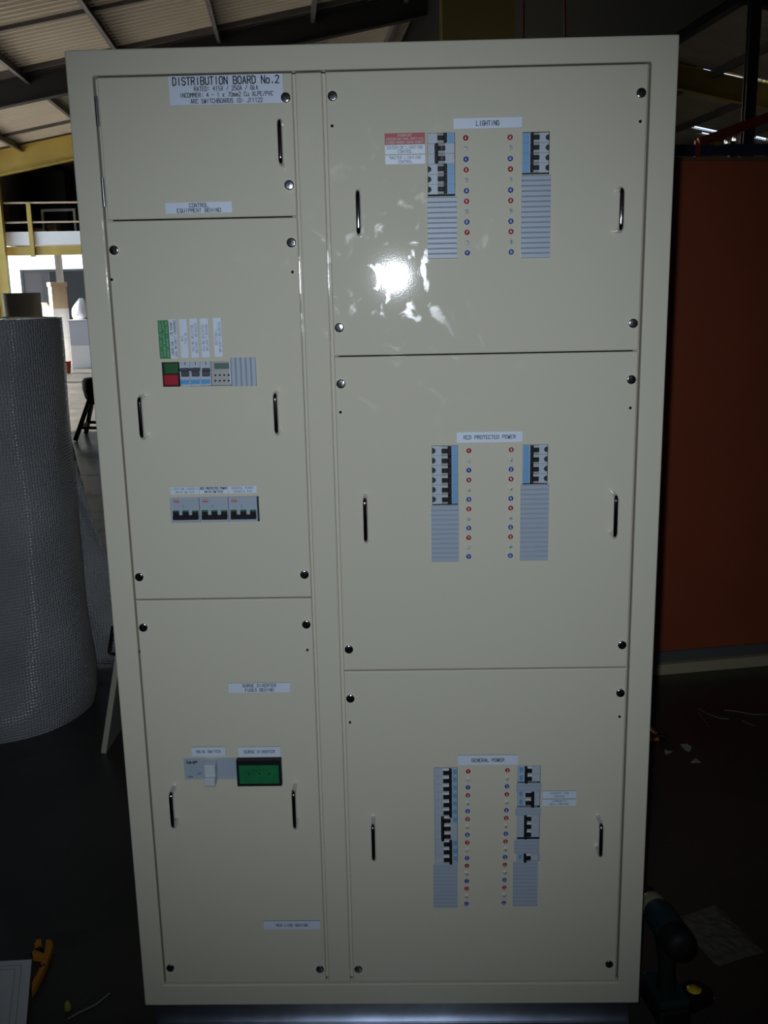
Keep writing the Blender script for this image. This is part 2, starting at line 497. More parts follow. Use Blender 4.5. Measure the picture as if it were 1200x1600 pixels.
def ring_mb(x0, x1, z0, z1, ix0, ix1, iz0, iz1, y0, y1):
    """a frame of sheet metal with a rectangular opening, as one closed solid"""
    mb = MB()
    o = [(x0, z0), (x1, z0), (x1, z1), (x0, z1)]; i = [(ix0, iz0), (ix1, iz0), (ix1, iz1), (ix0, iz1)]
    v = [(x, y, z) for y in (y0, y1) for x, z in o + i]
    f = []
    for k in range(4):
        n = (k + 1) % 4
        f += [(k, n, 4 + n, 4 + k), (8 + n, 8 + k, 12 + k, 12 + n), (8 + k, 8 + n, n, k), (4 + k, 4 + n, 12 + n, 12 + k)]
    return mb.add(v, f)
obj('front_frame', ring_mb(0, S, HP, ZT, XL, XR, ZBI, ZTI, 0.0, 0.022), PAINT, board, bevel=0.0028, seg=3)
sh = MB()                                          # folded shell behind the frame
t = 0.002
sh.box(0.001, t + .001, .022, DEPTH, HP + .001, ZT - .001); sh.box(S - t - .001, S - .001, .022, DEPTH, HP + .001, ZT - .001)
sh.box(t + .001, S - t - .001, .022, DEPTH, ZT - t - .001, ZT - .001); sh.box(t + .001, S - t - .001, .022, DEPTH, HP + .001, HP + t + .001)
sh.box(t + .001, S - t - .001, DEPTH - t, DEPTH, HP + t + .001, ZT - t - .001)
obj('enclosure_shell', sh, PAINT, board)
GAP = 0.0022
YP = 0.0035                                        # cover panels sit slightly behind the frame
obj('mullion', MB().box(XM + .0035, XN - .0035, 0.001, 0.022, ZBI + .003, ZTI - .003), PAINT, board, bevel=0.0028, seg=3)
rb = MB()                                          # rebate the covers close against
for x in (XM, XN): rb.box(x - .012, x + .010, .0225, .0245, ZBI + .001, ZTI - .001)
for x in (XL, XR): rb.box(x - .010, x + .010, .0225, .0245, ZBI + .001, ZTI - .001)
obj('rebate', rb, PAINT, board)

def fz(u, v, y=0.0): return at_y(u, v, y).z
def fx(u, v, y=0.0): return at_y(u, v, y).x
Z1 = (fz(163.7, 348.7) + fz(463, 334)) / 2
Z2 = (fz(204, 938.7) + fz(486, 935)) / 2
Z3 = (fz(524, 556) + fz(1003, 549.5)) / 2
Z4 = (fz(541, 1050) + fz(987, 1044)) / 2

def rect(u0, v0, u1, v1, y=YP):
    """board-plane rectangle x0,x1,z0,z1 from the pixel corners of an upright rectangle"""
    um, vm = (u0 + u1) / 2, (v0 + v1) / 2
    return fx(u0, vm, y), fx(u1, vm, y), fz(um, v1, y), fz(um, v0, y)

def panel_mb(x0, x1, z0, z1, holes, y, r=0.003, back=0.018, seg=3):
    """folded cover: flat face with rectangular cut-outs, rounded outer edge, return flange"""
    mb = MB()
    fx0, fx1, fz0, fz1 = x0 + r, x1 - r, z0 + r, z1 - r
    xs = sorted(set([fx0, fx1] + [h[0] for h in holes] + [h[1] for h in holes]))
    zs = sorted(set([fz0, fz1] + [h[2] for h in holes] + [h[3] for h in holes]))
    for a, b in zip(xs, xs[1:]):
        for c, d in zip(zs, zs[1:]):
            mx_, mz_ = (a + b) / 2, (c + d) / 2
            if any(h[0] < mx_ < h[1] and h[2] < mz_ < h[3] for h in holes): continue
            mb.add([(a, y, c), (b, y, c), (b, y, d), (a, y, d)], [(0, 1, 2, 3)])
    prof = [(r * math.sin(math.pi / 2 * k / seg), r - r * math.cos(math.pi / 2 * k / seg)) for k in range(seg + 1)] + [(r, back)]
    rings = [[(fx0 - e, y + dd, fz0 - e), (fx1 + e, y + dd, fz0 - e), (fx1 + e, y + dd, fz1 + e), (fx0 - e, y + dd, fz1 + e)] for e, dd in prof]
    for p, q in zip(rings, rings[1:]):
        mb.add(p + q, [(k, (k + 1) % 4, 4 + (k + 1) % 4, 4 + k) for k in range(4)])
    for h in holes:                                # sheet thickness of the cut-outs
        c = [(h[0], h[2]), (h[1], h[2]), (h[1], h[3]), (h[0], h[3])]
        v = [(x, y, z) for x, z in c] + [(x, y + .0025, z) for x, z in c]
        mb.add(v, [(k, (k + 1) % 4, 4 + (k + 1) % 4, 4 + k) for k in range(4)])
    return mb

# cut-out windows of the covers
WIN = {
 'sw': rect(253.5, 565, 361, 603.5), 'mcb': rect(266.5, 776.5, 405, 815.5), 'ms': rect(288, 1184, 440.5, 1217.5),
 'lL': rect(668, 207.5, 711, 306.5), 'lR': rect(816, 206, 858.5, 272.5), 'rL': rect(675, 696, 715.5, 789), 'rR': rect(816.5, 694.5, 856, 756.5),
 'gL': rect(679, 1199, 715, 1349), 'gR': rect(808, 1196, 843.5, 1346)}
panels = {}
for key, x0, x1, z0, z1, wins, nm in (
        ('door', XL + .006, XM - GAP, Z1 + .001, ZTI - GAP, [], 'hinged_door'),
        ('c1', XL + GAP, XM - GAP, Z2 + .001, Z1 - .001, ['sw', 'mcb'], 'cover_panel'),
        ('c2', XL + GAP, XM - GAP, ZBI + GAP, Z2 - .001, ['ms'], 'cover_panel'),
        ('c3', XN + GAP, XR - .004, Z3 + .001, ZTI - GAP, ['lL', 'lR'], 'cover_panel'),
        ('c4', XN + GAP, XR - .004, Z4 + .001, Z3 - .001, ['rL', 'rR'], 'cover_panel'),
        ('c5', XN + GAP, XR - .004, ZBI + GAP, Z4 - .001, ['gL', 'gR'], 'cover_panel')):
    panels[key] = obj(nm, panel_mb(x0, x1, z0, z1, [WIN[w] for w in wins], YP), PAINT, board)

# handles: chrome rod bent at both ends
def handle(u0, v0, u1, v1, par):
    yb = YP - 0.034
    p, q = at_y(u0, v0, yb), at_y(u1, v1, yb)
    x = (p.x + q.x) / 2; zt_, zb_ = p.z, q.z; r = .0042; k = .010
    zt_ -= r; zb_ += r
    pts = [(x, YP + .002, zt_)]
    for i in range(7):
        w = math.pi / 2 * i / 6
        pts.append((x, yb + k - k * math.sin(w), zt_ - k + k * math.cos(w)))
    for i in range(7):
        w = math.pi / 2 * i / 6
        pts.append((x, yb + k - k * math.cos(w), zb_ + k - k * math.sin(w)))
    pts.append((x, YP + .002, zb_))
    obj('handle', MB().tube(pts, r, 12), CHROME, par, label='chrome D-shaped pull handle')
for h in ((436.8, 183, 437.8, 259, 'door'), (217, 618, 222, 688, 'c1'), (429.5, 612, 432, 681, 'c1'), (266, 1238, 271, 1297, 'c2'), (458, 1236, 461, 1298, 'c2'),
          (558, 294, 561, 369, 'c3'), (971, 290, 971, 363, 'c3'), (570, 776, 571.5, 850, 'c4'), (962.5, 772, 961, 843, 'c4'), (582.5, 1288, 584, 1348, 'c5'), (940, 1287, 937.5, 1342, 'c5')):
    handle(*h[:4], panels[h[4]])

# slotted domed fasteners and the small retaining screws
def knob_mesh():
    mb = MB().lathe([(.0082, 0), (.0082, .0030), (.0076, .0037), (.0060, .0039), (0.0001, .0040)], axis='y', n=20)
    mb.box(-.0066, .0066, -.0042, -.0034, -.0007, .0007, 1)
    return make_mesh('cover_fastener', mb, [FAST, BLACKP])
KNOB = knob_mesh()
ks = MB().lathe([(.0030, 0), (.0030, .0016), (.0022, .0030), (.0001, .0034)], axis='y', n=12).box(-.0022, .0022, -.0040, -.0028, -.0005, .0005, 1)
SCREW = make_mesh('retaining_screw', ks, [CHROME, BLACKP])
KN = {'door': [(449, 152), (455, 289)], 'c1': [(172.5, 391), (456, 379), (208, 902), (475.5, 898)], 'c2': [(214, 981), (478.5, 976), (266, 1513), (502, 1515)],
      'c3': [(518.5, 150), (1004, 145), (529, 512), (1000.5, 505)], 'c4': [(531.5, 600), (998, 593), (542, 1015), (983, 1008)], 'c5': [(545, 1092), (980, 1083), (559, 1515), (952, 1507)]}
SC = {'c1': [(175, 437), (459, 425)], 'c2': [(218, 1017), (481, 1015)], 'c3': [(519, 197), (1002, 190)], 'c4': [(532, 644), (996, 637)], 'c5': [(547, 1128), (977, 1119)]}
for key, lst in KN.items():
    for u, v in lst:
        p = at_y(u, v, YP - .003)
        p.x = min(max(p.x, (XL if key in ('door', 'c1', 'c2') else XN) + GAP + .0115), (XM - GAP if key in ('door', 'c1', 'c2') else XR - .004) - .0115)
        o = inst('cover_fastener', KNOB, (p.x, YP, p.z), panels[key]); o.rotation_euler = (random.uniform(-.06, .06), random.uniform(0, 3.1), random.uniform(-.06, .06))
for key, lst in SC.items():
    for u, v in lst:
        p = at_y(u, v, YP)
        p.x = min(p.x, (XM - GAP if key in ('c1', 'c2') else XR - .004) - .0115)
        o = inst('retaining_screw', SCREW, (p.x, YP, p.z), panels[key]); o.rotation_euler = (0, random.uniform(0, 3.1), 0)
for u0, v0, u1, v1 in ((152.5, 150, 156, 197), (158, 277, 161.5, 323)):
    p, q = at_y(u0, v0, -.001), at_y(u1, v1, -.001)
    x = XL + .0035
    obj('hinge', MB().tube([(x, 0.000, p.z), (x, 0.000, q.z)], .0032, 10), STEEL, panels['door'])

# engraved labels
def label(u0, v0, u1, v1, lines, h, m=None, ink=None, rot=False, weight=0.16, wide=0.87, corner=None):
    x0, x1, z0, z1 = rect(u0, v0, u1, v1, YP - .0015)
    pm = MB().box(x0, x1, YP - .0015, YP - .00005, z0, z1)
    pm.m = [0 if f == 2 else 1 for f in range(6)]              # coloured face over a black core, seen at the edges
    o = obj('label_plate', pm, [m or LABEL, INK], board)
    tm = text_mb(lines, x0, x1, z0, z1, YP - .0017, h, weight, rot, wide)
    obj('lettering', tm, ink or INK, o)
    return o
label(264.3, 117, 442.3, 163, ['DISTRIBUTION BOARD No.2', 'RATED: 415V / 250A / 6kA', 'INCOMMER: 4 - 1 x 70mm2 Cu XLPE/PVC', 'ARC SWITCHBOARDS ID: J11122'], [.0118, .0066, .0066, .0066], wide=.77)
label(258.5, 316, 362.8, 333.3, ['CONTROL', 'EQUIPMENT BEHIND'], .0062)
label(708.5, 184, 815.5, 200.5, ['LIGHTING'], .0075, wide=.74)
label(601, 207.7, 664, 225.3, ['WARNING', 'INTERRUPTING POWER SUPPLY WILL', 'DISCHARGE EMERGENCY LIGHTING BATTERIES'], [.0045, .0036, .0036], REDLAB, INKW, weight=.11)
label(601.5, 226.6, 664, 240.5, ['EXTERIOR LIGHTING', 'CONTROL'], .0046, weight=.11)
label(602, 242.4, 664.3, 256.4, ['MASTER LIGHTING', 'CONTROL'], .0046, weight=.11)
label(248, 500.5, 264.5, 560.5, ['THIS BUTTON IS EMERGENCY LIGHTING', 'CIRCUIT ISOLATION EMERGENCY', 'LIGHTING TEST SWITCH & RESET'], .0033, GRNLAB, INKG, rot=True)
label(265.2, 499, 277.3, 560, ['EMERGENCY LIGHTING TEST', 'GREEN SET / RED RESET'], .0036, rot=True, weight=.17)
label(281.5, 498.5, 293.7, 559.3, ['PE CELL', 'S/W'], .0036, rot=True, weight=.11)
label(297.6, 497.6, 309.8, 558.8, ['EXTERIOR LIGHTING', 'SELECTOR SWITCH'], .0040, rot=True, weight=.11)
label(314, 497.2, 326.5, 558.4, ['MASTER LIGHTING', 'SELECTOR SWITCH'], .0040, rot=True, weight=.11)
label(334, 496.7, 346.8, 557.5, ['EXTERIOR LIGHTING', 'TIMECLOCK'], .0040, rot=True, weight=.11)
label(266.3, 760.7, 311, 772.2, ['LIGHTING CHASSIS', 'MAIN SWITCH'], .0040, weight=.11)
label(311.4, 759.7, 356.1, 771.5, ['RCD PROTECTED POWER', 'MAIN SWITCH'], .0040, weight=.22)
label(356.6, 759, 401.2, 770.8, ['GENERAL POWER', 'CHASSIS M/S'], .0040, weight=.11)
label(357, 1067, 453.5, 1082.2, ['SURGE DIVERTER', 'FUSES BEHIND'], .0060)
label(299.3, 1167.3, 352.3, 1181.3, ['MAIN SWITCH'], .0056)
label(372, 1167, 438.3, 1182, ['SURGE DIVERTER'], .0056)
label(412, 1439, 500.5, 1452.2, ['MEN LINK BEHIND'], .0056)
label(713.6, 674.5, 816.3, 691.3, ['RCD PROTECTED POWER'], .0064)
label(715.5, 1180, 809.2, 1195.3, ['GENERAL POWER'], .0070, wide=.79)
label(847.8, 1236, 900.6, 1247.6, ['EXHAUST FAN', 'CONTROL'], .0042, weight=.11)
label(847.3, 1248.8, 900.5, 1259, ['COMMUNITY', 'HALL CONTROL'], .0042, weight=.11)

# circuit breakers seen through the cut-outs
YB = YP + .0030                                    # breaker faces lie just behind the sheet
def bank(win, n, side, states, circles, blue, fr, mark=False, gaps=(0, 0)):
    """side 'L': toggles on the left bank; 'R' mirrors it. states: 'n' normal, 'f' thrown the other way, '-' no pole"""
    x0, x1, z0, z1 = win
    z0 += gaps[0]; z1 -= gaps[1]
    w = x1 - x0; pitch = (z1 - z0) / n
    def X(f): return x0 + f * w if side == 'L' else x1 - f * w
    def bx(mb, f0, f1, y0, y1, za, zb, mi=0):
        a, b = sorted((X(f0), X(f1))); return mb.box(a, b, y0, y1, za, zb, mi)
    cache = {}
    for i in range(n):
        st = states[i]
        if st == '-': continue
        zc = z1 - (i + .5) * pitch
        key = (st, circles[i], blue[i])
        T0, T1, B1 = fr
        if key not in cache:
            c0 = Vector((x0, 0, zc))
            body = MB(); h = pitch * .488
            bx(body, .012, .985, YB, YB + .03, zc - h, zc + h)
            t0, t1 = (T0, T1) if st == 'n' else (T0 + .03, T1 + .05)
            segs = 6; rr = pitch * .48                                # pale drum the toggle rides on
            for s2 in range(segs):
                a0_, a1_ = math.pi * s2 / segs, math.pi * (s2 + 1) / segs
                xa, xb = sorted((X(t0), X(t1)))
                ya, yb_ = YB - .004 * math.sin(a0_), YB - .004 * math.sin(a1_)
                za, zb_ = zc + rr * math.cos(a0_), zc + rr * math.cos(a1_)
                body.add([(xa, ya, za), (xb, ya, za), (xb, yb_, zb_), (xa, yb_, zb_)], [(0, 1, 2, 3)], 1)
                body.add([(xa, ya, za), (xa, yb_, zb_), (xa, YB, zc)], [(0, 1, 2)], 1); body.add([(xb, ya, za), (xb, yb_, zb_), (xb, YB, zc)], [(0, 1, 2)], 1)
            tg = MB()
            hh = pitch * .235
            bx(tg, t0 + .005, t1 + .01, YB - .0062, YB - .001, zc - hh, zc + hh)
            b0, b1 = (t1, B1) if st == 'n' else (t0 - .13, t0)
            bx(tg, b0, b1, YB - .0095, YB - .0005, zc - pitch * .47, zc + pitch * .47)
            cache[key] = [make_mesh('circuit_breaker', body, [BODYP, DRUM], c0), make_mesh('toggle', tg, BLACKP, c0, bevel=.0008), None, None, None]
            if circles[i]:
                cm = MB(); r = pitch * .30
                cx_ = X(.015); sg = 1 if side == 'L' else -1
                pts = [(cx_, YB - .0004, zc - r)] + [(cx_ + sg * r * 1.15 * math.cos(q), YB - .0004, zc + r * math.sin(q)) for q in [math.radians(d_) for d_ in range(-80, 81, 16)]] + [(cx_, YB - .0004, zc + r)]
                cm.add(pts, [tuple(range(len(pts)))])
                cache[key][2] = make_mesh('terminal_hole', cm, DARKG, c0)
            if blue[i]:
                bmn = MB()
                if mark: bx(bmn, B1 + .06, B1 + .22, YB - .0005, YB + .0003, zc - pitch * .30, zc + pitch * .30)
                else: bx(bmn, B1 + .03, .97, YB - .0005, YB + .0003, zc - pitch * .47, zc + pitch * .47)
                cache[key][3] = make_mesh('blue_marking', bmn, BLUEP, c0)
            if st == 'f':
                rm = MB(); bx(rm, (t0 + t1) / 2 - .015, (t0 + t1) / 2 + .03, YB - .0068, YB - .0062, zc - hh * .8, zc + hh * .8)
                cache[key][4] = make_mesh('red_mark', rm, REDM, c0)
        ms = cache[key]
        b = inst('circuit_breaker', ms[0], (x0, 0, zc), board)
        for nm, me in zip(('toggle', 'terminal_hole', 'blue_marking', 'red_mark'), ms[1:]):
            if me: inst(nm, me, (x0, 0, zc), b)
bank(WIN['lL'], 6, 'L', 'nffnnn', [0, 0, 0, 1, 1, 1], [1, 0, 0, 1, 1, 1], (.36, .585, .71), gaps=(.0032, .0))
bank(WIN['lR'], 4, 'R', 'nnnn', [1] * 4, [1] * 4, (.37, .60, .70), gaps=(.0028, .0006))
bank(WIN['rL'], 6, 'L', 'nnnnnn', [1] * 6, [1] * 6, (.37, .61, .75), gaps=(.0012, .0010))
bank(WIN['rR'], 4, 'R', 'nnnn', [1] * 4, [1] * 4, (.35, .585, .70), gaps=(.0012, .0008))
bank(WIN['gL'], 12, 'L', 'nnnnnnfffnnn', [0] * 12, [1, 1, 1, 1, 1, 1, 1, 0, 0, 1, 1, 1], (.38, .635, .75), mark=True, gaps=(0, .0022))
bank(WIN['gR'], 12, 'R', 'nn-ff-nnn--n', [0] * 12, [1, 1, 0, 1, 1, 0, 0, 0, 0, 0, 0, 1], (.37, .58, .69), mark=True, gaps=(0, .0018))

# ribbed blanking strips
def blank(u0, v0, u1, v1, ribs, vertical=True, split=None):
    x0, x1, z0, z1 = rect(u0, v0, u1, v1, YP - .002)
    mb = MB(); y0 = YP - .0022
    mb.box(x0, x1, y0 + .0009, YP - .00005, z0, z1)
    L = (z1 - z0) if vertical else (x1 - x0)
    st = L / ribs
    for k in range(ribs):
        c = st * (.17 if k != split else .26); yb = y0 + .0009; yf = y0 - .0012
        if vertical:
            a, b = z1 - (k + 1) * st + .0001, z1 - k * st - .0001
            ring = [(x0, yb, a), (x1, yb, a), (x1, yb, b), (x0, yb, b), (x0, yf, a + st * .10), (x1, yf, a + st * .10), (x1, yf, b - c), (x0, yf, b - c)]
        else:
            a, b = x0 + k * st + .0001, x0 + (k + 1) * st - .0001
            ring = [(a, yb, z0), (b, yb, z0), (b, yb, z1), (a, yb, z1), (a + c, yf, z0), (b - st * .1, yf, z0), (b - st * .1, yf, z1), (a + c, yf, z1)]
        mb.hexa(ring)
    obj('blanking_strip', mb, GREYP, board, label='ribbed grey blanking strip')
blank(668, 307.5, 714, 404, 12, split=4)
blank(814.5, 273.5, 860, 403, 16)
blank(674, 789.5, 717, 878, 12)
blank(813, 757, 857, 876, 16, split=8)
blank(677, 1350, 715, 1418, 12)
blank(806.8, 1224, 846, 1237.5, 2)
blank(805.5, 1262.3, 845, 1273.8, 2)
blank(803.5, 1311.5, 842.5, 1333.5, 4)
blank(801.5, 1346.2, 840, 1416, 12)
blank(360.6, 558.5, 400.3, 603.3, 5, vertical=False)

# round circuit-number caps
cap = [(.0046, 0), (.0046, .0010), (.0040, .0020), (.0024, .0026), (.0001, .0028)]
CAPS = {c: make_mesh('number_cap', MB().lathe(cap, axis='y', n=16), m) for c, m in (('R', REDP), ('W', WHITED), ('B', BLUED))}
NUMS = {}
def caps(u0, v0, u1, v1, n, first):
    p, q = at_y(u0, v0, YP), at_y(u1, v1, YP)
    for i in range(n):
        c = 'RWB'[i % 3]; num = str(first + 2 * (i // 3))
        x = p.x + (q.x - p.x) * i / (n - 1); z = p.z + (q.z - p.z) * i / (n - 1)
        o = inst('number_cap', CAPS[c], (x, YP, z), board)
        if (num, c) not in NUMS:
            NUMS[num, c] = make_mesh('number', text_mb([num], -.006, .006, -.0024, .0024, -.0030, .0040, .20), INK if c == 'W' else INKW)
        inst('number', NUMS[num, c], (x, YP, z), o)
caps(727.6, 215.5, 730.2, 395, 12, 1); caps(797, 214.5, 798.7, 393.8, 12, 2)
caps(732.6, 704, 732.4, 869.4, 12, 1); caps(798.8, 702.6, 797.4, 868, 12, 2)
caps(731.5, 1205, 728.8, 1412, 18, 1); caps(792.9, 1203.4, 787.3, 1410.4, 18, 2)

# emergency push button, selector switches and time clock
def prow(u0, v0, u1, v1, y): return rect(u0, v0, u1, v1, y)
x0, x1, z0, z1 = prow(254, 565.5, 280, 603.5, YB)
pb = obj('push_button_station', MB().box(x0, x1, YB, YB + .03, z0, z1), BLACKP, board)
for v0, v1, m, nm in ((566.8, 584.6, GREENB, 'green_button'), (585.2, 602.3, REDP, 'red_button')):
    a = prow(256, v0, 278, v1, YB - .005)
    obj(nm, MB().box(a[0], a[1], YB - .005, YB - .0002, a[2], a[3]), m, pb, bevel=.0015)
for k in range(3):
    u0 = 281 + 16.3 * k
    x0, x1, z0, z1 = prow(u0, 564.8 - .5 * k, u0 + 16, 603.6 - .5 * k, YB)
    sw = obj('selector_switch', MB().box(x0, x1, YB, YB + .03, z0, z1), BODYP, board)
    a = prow(u0 + 1.2, 575.2 - .4 * k, u0 + 14.6, 588.5 - .2 * k, YB - .006)
    tm = MB().box(a[0] + .001, a[1] - .001, YB - .008, YB - .0002, a[2], (a[2] + a[3]) / 2 + .002)
    if k < 2: tm.box(a[0] - .0005, a[1] + .0005, YB - .011, YB - .0002, (a[2] + a[3]) / 2 + .002, a[3])
    else: tm.box(a[0] + .001, a[1] - .001, YB - .006, YB - .0002, (a[2] + a[3]) / 2 + .002, a[3] - .001)
    obj('toggle', tm, TOGGLEG, sw, bevel=.001)
    a = prow(u0 + 1, 593.5 - .4 * k, u0 + 15.2, 600.5 - .4 * k, YB - .0004)
    obj('blue_band', MB().box(a[0], a[1], YB - .0006, YB - .0001, a[2], a[3]), BLUES, sw)
    a = prow(u0 + 7.4, 566.3 - .4 * k, u0 + 8.6, 570.5 - .4 * k, YB - .0004)
    obj('pointer_mark', MB().box(a[0], a[1], YB - .0006, YB - .0001, a[2], a[3]), INK, sw)
x0, x1, z0, z1 = prow(330.4, 562.5, 360.6, 602, YB)
tc_ = obj('time_clock', MB().box(x0, x1, YB, YB + .03, z0, z1), CLOCKP, board)
a = prow(334.5, 567, 358, 576.5, YB - .0008); obj('display', MB().box(a[0], a[1], YB - .001, YB - .0001, a[2], a[3]), LCD, tc_)
for r in range(2):
    for c in range(4):
        p = at_y(336.5 + c * 6.9, 586.3 + r * 8.8 - .1 * c, YB - .001)
        obj('key', MB().lathe([(.0017, 0), (.0017, .0012), (.0001, .0015)], (p.x, YB, p.z), 'y', 10), BLACKP, tc_)
obj('bright_edge', MB().box(x1 - .0016, x1 - .0001, YB - .0012, YB - .0001, z0 + .003, z1 - .001), LABEL, tc_)

# three triple-pole main switches
for k, u0 in enumerate((267, 312.2, 357.4)):
    dv = -.55 * k
    x0, x1, z0, z1 = prow(u0, 777.3 + dv, u0 + 44.8, 815.5 + dv * .6, YB)
    b = obj('main_circuit_breaker', MB().box(x0, x1 - .0004, YB, YB + .04, z0, z1), GREYP, board)
    tg, gi = MB(), MB()
    for j in range(3):
        a = prow(u0 + 3 + j * 15.1, 800.3 + dv, u0 + 12 + j * 15.1, 806.5 + dv, YB - .006)
        tg.box(a[0], a[1], YB - .006, YB - .0002, a[2] - .001, a[3])
        gi.box(a[0], a[1], YB - .0058, YB - .0002, a[3] + .0001, a[3] + .0022)
    a = prow(u0 + 3, 806.4 + dv, u0 + 42.3, 812.3 + dv, YB - .009)
    tg.box(a[0], a[1], YB - .010, YB - .0002, a[2], a[3])
    obj('toggle', tg, BLACKP, b); obj('green_indicator', gi, GREENI, b)
    a = prow(u0 + 4, 783.2 + dv, u0 + 13.2, 785.2 + dv, YB - .0004)
    om = MB().box(a[0], a[1], YB - .0005, YB - .0001, a[2], a[3])
    a2 = prow(u0 + 4, 781 + dv, u0 + 12, 781.7 + dv, YB - .0004); om.box(a2[0], a2[1], YB - .0005, YB - .0001, a2[2], a2[3])
    obj('orange_print', om, ORANGEP, b)
    a = prow(u0 + 16, 789 + dv, u0 + 24, 795 + dv, YB - .0004)
    obj('lettering', text_mb(['C'], *a, YB - .0005, .0045, .10), INK, b)

# main isolator and surge diverter
x0, x1, z0, z1 = prow(288.3, 1184.3, 371, 1217.3, YB)
ms = obj('main_switch', MB().box(x0, x1, YB, YB + .05, z0, z1), GREYP, board)
a = prow(321, 1193, 338, 1222, YP - .012)
obj('toggle', MB().box(a[0], a[1], YP - .022, YB - .0002, (a[2] + a[3]) / 2 - .004, a[3]).box(a[0] + .0003, a[1] - .0003, YP - .030, YP - .004, a[2], (a[2] + a[3]) / 2 - .0041), SWWHITE, ms, bevel=.0012, label='pale rocker toggle')
a = prow(290.5, 1188.5, 309.5, 1194.5, YB - .0004)
obj('lettering', text_mb(['NHP'], *a, YB - .0005, .0052, .30, wide=1.6), INK, ms)
a = prow(308, 1206, 316, 1211, YB - .0004)
obj('lettering', text_mb(['OFF'], *a, YB - .0005, .0030, .16), BLUED, ms)
a = prow(292, 1211.5, 303, 1216, YB - .0004)
obj('lettering', text_mb(['250A'], *a, YB - .0005, .0028, .2), INK, ms)
x0, x1, z0, z1 = prow(371.3, 1184.3, 440.6, 1224, YP - .003)
sd = obj('surge_diverter', ring_mb(x0, x1, z0, z1, x0 + .004, x1 - .005, z0 + .003, z1 - .010, YP - .014, YP - .0002), BLACKP, board)
obj('green_face', MB().box(x0 + .0041, x1 - .0051, YP - .010, YP - .0003, z0 + .0031, z1 - .0101), GREENF, sd, label='green printed face')
for u in (389, 405.5, 421):
    p = at_y(u, 1209, YP - .011)
    obj('indicator', MB().lathe([(.0021, 0), (.0021, .001), (.0001, .0016)], (p.x, YP - .010, p.z), 'y', 10), DARKG, sd)
a = prow(390, 1201.5, 424, 1206, YP - .0102); obj('lettering', text_mb(['SURGE DIVERTER'], *a, YP - .0103, .0026, .13), INK, sd)

# galvanised channel plinth
pl = MB()
prof = [(.030, HP - .001), (.030, .034)]
for k in range(1, 9):
    w = math.pi / 2 * k / 8
    prof.append((.030 - .026 * (1 - math.cos(w)), .034 - .026 * math.sin(w)))
prof += [(-.012, .008), (-.012, 0.0), (.036, 0.0), (.036, HP - .001)]
n = len(prof); xa, xb = 0.012, S - .012
pl.add([(x, y, z) for x in (xa, xb) for y, z in prof], [(i, (i + 1) % n, n + (i + 1) % n, n + i) for i in range(n)] + [tuple(range(n)), tuple(range(n, 2 * n))[::-1]])
obj('plinth', pl, GALV, board, label='galvanised steel channel plinth')
pr = MB(); pr.box(xa, xa + .006, .037, DEPTH - .02, 0, HP); pr.box(xb - .006, xb, .037, DEPTH - .02, 0, HP); pr.box(xa, xb, DEPTH - .02, DEPTH - .014, 0, HP)
obj('plinth_return', pr, GALV, board)

# ------------------------------------------------------------------ things standing around the board
def hull_prism(pts, z0, z1, mi=0, mb=None):
    mb = mb or MB(); n = len(pts)
    return mb.add([(p[0], p[1], z0) for p in pts] + [(p[0], p[1], z1) for p in pts],
                  [tuple(range(n))[::-1], tuple(range(n, 2 * n))] + [(i, (i + 1) % n, n + (i + 1) % n, n + i) for i in range(n)], mi)

# orange partition with a metal kick rail
ORANGE = mat('orange_red_paint', (0.34, 0.075, 0.028), rough=0.55, noise=(3, 0.08))
pA = Vector((1.16, 1.961, 0)); pB = Vector((3.6, 2.42, 0))
dp = (pB - pA).normalized(); nn = Vector((-dp.y, dp.x, 0))
pt = thing('partition', 'tall orange-red partition panel on a metal kick rail', 'partition', (pA + pB) / 2)
def slab(mb, p, q, t0, t1, z0, z1):
    return mb.hexa([p + nn * t0 + Vector((0, 0, z0)), q + nn * t0 + Vector((0, 0, z0)), q + nn * t1 + Vector((0, 0, z0)), p + nn * t1 + Vector((0, 0, z0)),
                    p + nn * t0 + Vector((0, 0, z1)), q + nn * t0 + Vector((0, 0, z1)), q + nn * t1 + Vector((0, 0, z1)), p + nn * t1 + Vector((0, 0, z1))])
obj('panel', slab(MB(), pA, pB, 0.0, .05, .09, 1.985), ORANGE, pt)
obj('top_trim', slab(MB(), pA, pB, -.004, .054, 1.9855, 2.0), mat('brown_trim', (.16, .07, .03), rough=.5), pt)
obj('kick_board', slab(MB(), pA, pB, -.006, .056, .045, .0895), mat('slate_kick', (.12, .12, .12), rough=.5), pt)
obj('kick_rail', slab(MB(), pA, pB, -.03, .056, 0, .0445), mat('dull_metal_rail', (.46, .42, .26), rough=.5), pt, label='dull yellowish kick rail')

# racking and cables in the dark behind the partition
RACKR = mat('rack_red', (0.40, 0.05, 0.02), rough=0.5); RACKB = mat('rack_blue', (0.03, 0.07, 0.16), rough=0.5)
rk = thing('pallet_rack', 'pallet rack end with red brace and blue upright behind orange partition', 'rack', at_y(1090, 300, 7.0) * Vector((1, 1, 0)) if False else (at_y(1120, 300, 7.0).x, 7.0, 0))
p, q = at_y(1092, 205, 7.0), at_y(1146, 205, 7.0)
obj('upright', MB().box(p.x - .02, p.x + .02, 7.0, 7.06, 0, at_y(1092, 219, 7.0).z), RACKR, rk)
obj('upright', MB().box(q.x - .02, q.x + .02, 7.0, 7.06, 0, at_y(1146, 220, 7.0).z), RACKB, rk)
obj('brace', MB().beam(at_y(1092, 223, 6.97), at_y(1230, 172, 6.97), .05, .075), RACKR, rk)
obj('shelf_beam', MB().beam(at_y(1040, 236, 7.03), at_y(1240, 233, 7.03), .04, .09), RACKB, rk)
yl = at_y(1122, 224, 6.9)
